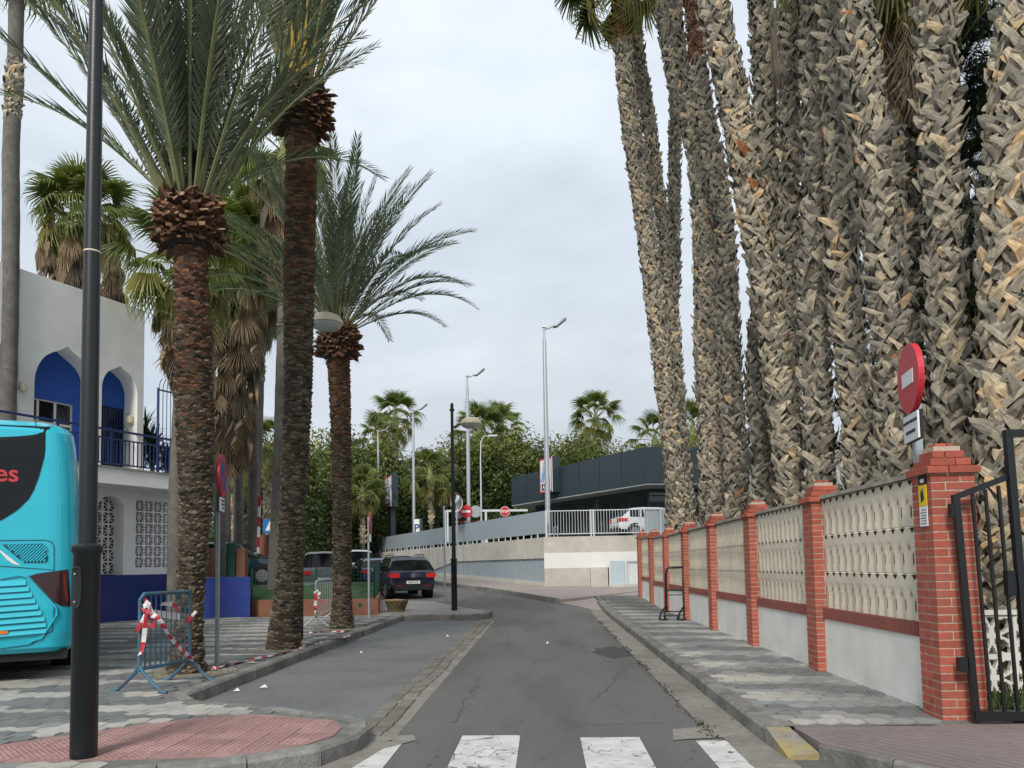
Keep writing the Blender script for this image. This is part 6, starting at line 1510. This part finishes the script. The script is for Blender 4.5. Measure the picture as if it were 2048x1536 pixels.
# ================================================================== CARS
WHB = m('tyre', (.015, .015, .016), .8, .1, 10); RIM = m('alloy_rim', (.42, .43, .44), .35, .05, 8, metal=.8); HEADL = m('head_lamp', (.28, .30, .32), .15, .05, 8, spec=.7, coat=.5)
def car(label, loc, rz, paint, kind, plate=None, group='parked cars', emblem=False):
    t = thing('parked_car', label, 'car', loc, rz, group)
    if kind == 'suv':
        st = [(-2.21, .46, .62, .70, .80), (-2.20, .42, .80, .84, .84), (-2.13, .36, .98, 1.04, .86), (-2.06, .34, 1.06, 1.10, .87), (-1.80, .32, 1.08, 1.50, .895), (-1.62, .32, 1.08, 1.62, .90), (-.95, .30, 1.06, 1.665, .905), (-.85, .30, 1.06, 1.67, .905), (.10, .30, 1.03, 1.66, .905), (.20, .30, 1.03, 1.65, .905), (.55, .30, 1.02, 1.58, .90), (1.15, .30, 1.0, 1.04, .89), (1.75, .32, .93, .97, .86), (2.05, .36, .82, .86, .80), (2.20, .42, .64, .68, .66)]; H_ = 1.67; tw = .70; wr, wy = .35, 1.32
    elif kind == 'van':
        st = [(-2.2, .46, .62, .7, .82), (-2.19, .42, .8, .84, .86), (-2.17, .36, .98, 1.04, .88), (-2.15, .34, 1.1, 1.14, .89), (-2.05, .32, 1.12, 1.72, .90), (-1.9, .32, 1.12, 1.80, .90), (-.95, .30, 1.12, 1.82, .905), (-.85, .30, 1.12, 1.82, .905), (.10, .30, 1.1, 1.80, .905), (.20, .30, 1.1, 1.79, .905), (.70, .30, 1.08, 1.66, .90), (1.35, .30, 1.05, 1.09, .89), (1.85, .32, .95, .99, .86), (2.08, .36, .82, .86, .80), (2.20, .42, .64, .68, .66)]; tw = .76; wr, wy = .32, 1.35
    else:
        st = [(-2.05, .44, .60, .66, .76), (-2.04, .40, .76, .80, .80), (-1.98, .34, .92, .97, .83), (-1.90, .32, .98, 1.02, .84), (-1.50, .30, .99, 1.36, .86), (-1.30, .28, .99, 1.44, .865), (-.80, .27, .97, 1.475, .87), (-.70, .27, .97, 1.475, .87), (.10, .27, .95, 1.46, .87), (.20, .27, .95, 1.45, .87), (.50, .27, .94, 1.38, .87), (1.15, .27, .90, .94, .86), (1.65, .30, .83, .87, .83), (1.95, .34, .72, .76, .76), (2.08, .40, .58, .62, .62)]; tw = .64; wr, wy = .31, 1.28
    body = MB(); sides = {}; rear = MB(); front = MB(); trim = MB()
    def ring(s):
        y, zl, zb, zt_, w_ = s; k = max(0, min(1, (zt_-zb-.06)/.4)); wt = w_+(tw-w_)*k; zm = min(.72, zb-.05)
        return [(0, y, zl), (w_*.86, y, zl), (w_*.97, y, zl+.10), (w_, y, (zl+zm)/2+.05), (w_*.985, y, zm+.02), (w_*.965, y, zb), (w_*.965+(wt-w_*.965)*.9, y, zb+(zt_-zb)*.86), (wt*.86, y, zt_-.012), (0, y, zt_+.012)]
    rs = [ring(s) for s in st]; n = len(rs[0])
    for i in range(len(rs)-1):
        for j in range(n-1):
            for sg in (1, -1):
                q = [rs[i][j], rs[i][j+1], rs[i+1][j+1], rs[i+1][j]]; q = [(x*sg, y, z) for x, y, z in q]; q = q if sg > 0 else q[::-1]
                tgt = body
                if j == 5 and i in (4, 5, 7, 9): tgt = sides.setdefault((sg, 4 if i < 6 else i), MB())
                if j in (6, 7) and i == 3: tgt = rear
                if j == 5 and i == 3: tgt = body
                if j in (5, 6, 7) and i == 10: tgt = front
                if j <= 1: tgt = trim
                tgt.poly(q)
    for r in (rs[0], rs[-1]): body.poly([(x, y, z) for x, y, z in r]+[(-x, y, z) for x, y, z in r[1:-1][::-1]])
    bo = body.build('body', paint, t, smooth=True, world=False); [q_.build('side_window', GLASS, t, world=False) for q_ in sides.values()]; rear.build('rear_window', GLASS, t, world=False); front.build('windscreen', GLASS, t, world=False); trim.build('sill_trim', BLACKP, t, world=False)
    W_ = st[6][4]; yr = st[2][0]
    for sx_ in (-1, 1):
        for sy in (-1, 1):
            y = sy*wy; wh = MB().tube([(sx_*(W_-.22), y, wr), (sx_*(W_+.005), y, wr)], wr, 24).build('wheel', WHB, t, smooth=True, world=False)
            MB().tube([(sx_*(W_-.04), y, wr), (sx_*(W_+.010), y, wr)], wr*.66, 20).build('rim', RIM, wh, world=False)
            MB().tube([(sx_*(W_-.30), y, wr+.03), (sx_*(W_-.01), y, wr+.03)], wr+.065, 24).build('wheel_arch', BLACKP, t, world=False)
        zl_ = st[2][2]; lx = W_*.70
        tl = MB(); tl.box(min(sx_*W_*.56, sx_*W_*.94), max(sx_*W_*.56, sx_*W_*.94), yr-.075, yr+.16, zl_-.15, zl_+.02); tl.box(min(sx_*W_*.94, sx_*W_*.995), max(sx_*W_*.94, sx_*W_*.995), yr-.02, yr+.36, zl_-.12, zl_+.015); tl.build('tail_light', REDL, t, world=False)
        yf = st[-2][0]; hl = MB(); hl.add([(sx_*.45, yf+.10, .60), (sx_*.80, yf-.05, .62), (sx_*.845, yf-.30, .78), (sx_*.52, yf-.02, .75)], [(0, 1, 2, 3)] if sx_ < 0 else [(3, 2, 1, 0)]); hl.build('headlight', HEADL, t, world=False)
        mm_ = MB(); mm_.tube([(sx_*(W_-.02), .78, 1.06), (sx_*(W_+.09), .76, 1.10), (sx_*(W_+.18), .75, 1.09)], [.04, .085, .05], 8); mm_.build('mirror', paint, t, smooth=True, world=False)
        if kind == 'suv': MB().tube([(sx_*.60, -1.5, 1.64), (sx_*.60, -1.3, 1.72), (sx_*.60, .1, 1.72), (sx_*.60, .35, 1.64)], .02, 6).build('roof_rail', BLACKP, t, world=False)
    b = MB(); y0 = st[0][0]; b.box(-W_*.80, W_*.80, y0-.03, y0+.1, .36, .50); b.build('bumper_trim', BLACKP, t, world=False)
    for sx_ in (-1, 1): MB().box(sx_*.52-.14, sx_*.52+.14, y0-.036, y0-.02, .522, .538).build('reflector', REDL, t, world=False)
    pl_ = MB().box(-.26, .26, y0-.035, y0-.02, .60, .71).build('number_plate', WHITES, t, world=False)
    if plate: text(plate, .085, BLKTXT, pl_, (0, y0-.037, .655), (1, 0, 0), (0, -1, 0), bold=.002)
    if emblem:
        e = MB(); c = Vector((0, yr-.075, st[2][2]-.06)); r = .075
        for k in range(20): a, d = 2*PI*k/20, 2*PI*(k+1)/20; e.bar(c+Vector((r*math.cos(a), 0, r*math.sin(a))), c+Vector((r*math.cos(d), 0, r*math.sin(d))), .012)
        for p, q in (((-.028, .045), (-.0, .005)), ((.028, .045), (0, .005)), ((-.045, .02), (-.022, -.042)), ((-.022, -.042), (0, .0)), ((0, .0), (.022, -.042)), ((.022, -.042), (.045, .02))): e.bar(c+Vector((p[0], 0, p[1])), c+Vector((q[0], 0, q[1])), .010)
        e.build('emblem', GALV, t, world=False); MB().bar((.1, yr+.06, 1.11), (-.35, yr+.05, 1.12), .018).build('wiper', BLACKP, t, world=False)
    return t
NAVYC = m('car_navy', (.006, .009, .022), .22, .05, 2, coat=.8); BLUEC = m('car_blue', (.02, .045, .15), .25, .05, 2, coat=.7); WHC = m('car_white', (.70, .71, .72), .25, .03, 2, coat=.7); TEALC = m('car_teal', (.006, .035, .055), .22, .05, 2, coat=.8); GREYC = m('car_grey', (.16, .18, .19), .3, .05, 2, metal=.4, coat=.5)
def carpos(px, py, L2, rz):
    p = gt(px, py); d = Vector((-math.sin(rz), math.cos(rz), 0)); return p+d*L2
rz = R(22)
p = carpos(826, 1199, 2.15, rz); car('dark navy suv with roof rails and bright red tail lights, parked behind the stump', p, rz, NAVYC, 'suv', '5687 HLW', emblem=True)
rz2 = R(24); p2 = p+Vector((-2.35, 5.1, 0)); p2.z = gz(p2.y); car('blue hatchback parked ahead of the dark navy suv', p2, rz2, BLUEC, 'hatch', None)
p3 = p2+Vector((-2.2, 5.0, 0)); p3.z = gz(p3.y); car('white van parked ahead of the blue hatchback', p3, R(20), WHC, 'van')
q = at(505, 1130, 25.2); car('dark teal car nose out behind the terracotta piers', (q.x-1.15, 26.0, .95), R(-80), TEALC, 'hatch')
tag(MB().box(-14, -7.5, 24.35, 29.2, .1, .95).build('upper_car_park', BAY), '', ''); o = bpy.data.objects['upper_car_park']; del o['label'], o['category']; struct(o)
q = at(655, 1120, 30); car('pale grey van behind the green mesh fence', (q.x-1.0, 34, gz(34)), R(8), GREYC, 'van'); q = at(625, 1105, 36); car('dark grey car further back behind the green mesh fence', (q.x, 37.5, gz(37)), R(15), m('car_dark_grey', (.03, .035, .04), .25, .05, 2, coat=.6), 'hatch')
q = at(1262, 1065, 37.2); car('white hatchback in the raised car park behind the railing', (q.x+1.2, 37.6, PLZ), R(-78), WHC, 'hatch')
# ================================================================== FAR: trees
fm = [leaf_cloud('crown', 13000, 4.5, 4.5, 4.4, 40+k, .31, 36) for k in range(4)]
rg = random.Random(31)
trees = [(560, 905, 52), (625, 915, 60), (700, 905, 62), (640, 895, 66), (735, 905, 70), (800, 930, 72), (858, 935, 70), (905, 900, 68), (960, 895, 66), (1015, 905, 68), (1065, 890, 72), (1118, 898, 70), (1165, 902, 74), (1215, 908, 72), (1265, 912, 76), (1300, 915, 72), (1345, 905, 74), (1395, 900, 72), (480, 940, 56), (525, 930, 62)]
lt = ['dense dark ficus tree %s' % s for s in ('between the two tall date palm trunks, nearer row', 'left of the third date palm', 'right behind the third date palm', 'left of the third date palm, farther row', 'behind the light column by the pylon sign', 'behind the pylon sign', 'left of the black island lamp', 'behind the black island lamp', 'right of the black island lamp', 'behind the stop sign', 'left of the tallest light column', 'just above the store wall sign', 'right of the store wall sign', 'below the lone distant palm', 'right of the lone distant palm', 'above the store corner', 'behind the leaning crowned palm', 'behind the thick bending palm', 'behind the no parking sign trunks', 'behind the striped barrier pole')]
for k, ((px, py, Y), lab) in enumerate(zip(trees, lt)):
    p = at(px, py, Y); zb = PLZ if px > 740 else gz(Y); h = p.z-zb; rz_ = h*.5
    t = thing('ficus_tree', lab, 'tree', (p.x, Y, zb), 0, 'ficus trees behind the car park')
    MB().tube([(0, 0, -.2), (.1, 0, h*.25), (0, .1, h*.6)], [.28, .22, .1], 8).build('trunk', BARKD, t, world=False)
    for a in range(4): g = a*1.6+k; MB().tube([(0, 0, h*.2), (.9*math.cos(g), .9*math.sin(g), h*.42), (1.9*math.cos(g), 1.9*math.sin(g), h*.6)], [.13, .09, .04], 6).build('limb', BARKD, t, world=False)
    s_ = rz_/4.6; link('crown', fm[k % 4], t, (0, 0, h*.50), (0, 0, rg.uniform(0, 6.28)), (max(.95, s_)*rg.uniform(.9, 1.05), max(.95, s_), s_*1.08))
# distant fan palms above the tree line
def far_palm(label, px, py, Y, sc, n=26, zb=PLZ, seed=1, low=-45, tr_r=.28):
    p = at(px, py, Y); t = thing('fan_palm', label, 'palm tree', (p.x, Y, zb), 0, 'distant fan palms above the trees'); h = p.z-zb
    path = smooth_path([(Vector((p.x+.1, Y, zb-.1)), tr_r*1.2), (Vector((p.x+.05, Y, zb+h*.5)), tr_r), (Vector((p.x, Y, zb+h-.3)), tr_r)], 24)
    tr = MB().tube([q for q, r in path], [r*.9 for q, r in path], 9).build('trunk', BOOTK, t); stuff(boots(path, .22, 7, .3, .2, .4, 1, seed, tone=.12).build('leaf_bases', BOOT, tr))
    fan_crown(t, (0, 0, h), n, sc, seed, elo=low)
far_palm('lone distant fan palm above the supermarket roof', 1192, 838, 82, 1.6, 28, seed=51); far_palm('distant fan palm right of the short date palm', 790, 838, 84, 1.7, 28, seed=52); far_palm('smaller distant fan palm half behind a light column', 755, 878, 88, 1.6, 24, seed=53); far_palm('distant yellowish fan palm behind the beige lamp hood', 958, 868, 80, 1.75, 26, seed=54); far_palm('broad distant fan palm right of the beige lamp hood', 998, 862, 84, 1.75, 30, seed=55); far_palm('distant fan palm glimpsed between the leaning trunks', 1385, 865, 78, 1.8, 24, seed=56); far_palm('distant fan palm at the edge of the leaning trunks', 1310, 880, 84, 1.6, 22, seed=57)
far_palm('young yellowish palm in front of the dark trees', 724, 985, 58, 1.05, 22, zb=gz(58), seed=58, tr_r=.16); far_palm('low fan palm among the dark trees near the pylon', 860, 950, 62, 1.3, 20, seed=59, tr_r=.16)
far_palm('small bright fan palm low behind the trunks', 468, 905, 34, 1.0, 22, zb=.5, seed=60, tr_r=.2); far_palm('small fan palm behind the dark palm trunk', 535, 900, 38, .95, 22, zb=.5, seed=61, tr_r=.2)
b = at(962, 985, 58); t = thing('old_street_lamp', 'thin white lamp post with curved head among the trees', 'street lamp', (b.x, 58, PLZ)); h = at(965, 872, 58).z-PLZ
MB().tube([(0, 0, 0), (0, 0, h*.8), (.05, 0, h*.95), (.3, 0, h), (.7, 0, h)], [.07, .05, .045, .04, .03], 7).build('pole', RAILW, t, world=False); MB().obox((.95, 0, h), (.35, 0, 0), (0, .12, 0), (0, 0, .06)).build('lamp_head', RAILW, t, world=False)
# dark conifer behind the right-hand trunks
cb = at(1945, 1000, 13.5); t = thing('conifer', 'very dark dense conifer behind the gate side palms', 'tree', (cb.x, 13.5, .1)); H_ = 15.5
MB().tube([(0, 0, 0), (.1, 0, 7), (0, 0, H_)], [.22, .15, .04], 8).build('trunk', BARKD, t, world=False)
rg = random.Random(66); nm_ = MB()
for k in range(260):
    d = Vector((0, rg.uniform(.8, 1.1), rg.uniform(-.1, .1))); 
for k in range(90):
    y = k/90*1.0
    for q in range(4):
        a = rg.uniform(0, 6.28); d = Vector((math.cos(a)*.7, .7, math.sin(a)*.7)).normalized(); o_ = Vector((0, y, 0)); L_ = .16*rg.uniform(.7, 1.2); s_ = d.orthogonal().normalized()*.007
        nm_.poly([o_-s_, o_+s_, o_+d*L_])
nm_.tube([(0, 0, 0), (0, 1, 0)], .012, 4)
nm = nm_.mesh('branch', NEEDLE)
for k in range(300):
    f = k/299; z = 1.0+f*(H_-1.2); g = k*2.4; L_ = (2.3*(1-f)+.5)*rg.uniform(.75, 1.1); r0 = rg.uniform(0, .4)*L_*.8
    place_leaf('branch', nm, t, (-math.sin(g)*r0, math.cos(g)*r0, z), g+rg.uniform(-.5, .5), R(rg.uniform(-15, 40)), rg.uniform(0, 3), L_*.8)
fc = leaf_cloud('foliage', 14000, 1.15, 1.15, 6.8, 67, .30, 40, NEEDLE, .05); link('foliage', fc, t, (0, 0, 7.6))
# white house behind the trunks
t = thing('white_house', 'plain white house glimpsed between the palm trunks', 'house', (11.5, 30, .2))
MB().box(-2.2, 6, 0, 8, -.3, 5.2).build('wall', WHITEP, t, world=False); MB().box(-2.3, 6.1, -.1, 8.1, 5.2, 5.35).build('roof_edge', CONC, t, world=False); MB().box(-2.21, 6.01, -.012, .0, 2.55, 2.62).build('string_course', GALVD, t, world=False)
for z in (5.7, 6.05): MB().bar((-2.2, 0, z), (6, 0, z), .04).build('roof_rail', RAILW, t, world=False)
for x in (-2.1, 0, 2, 4): MB().bar((x, 0, 5.3), (x, 0, 6.07), .05).build('rail_post', RAILW, t, world=False)
w_ = MB().box(.8, 2.2, -.03, .0, 3.2, 4.4).build('window', FRAMEW, t, world=False); MB().box(.9, 2.1, -.035, -.031, 3.3, 4.3).build('pane', GLASS, w_, world=False)
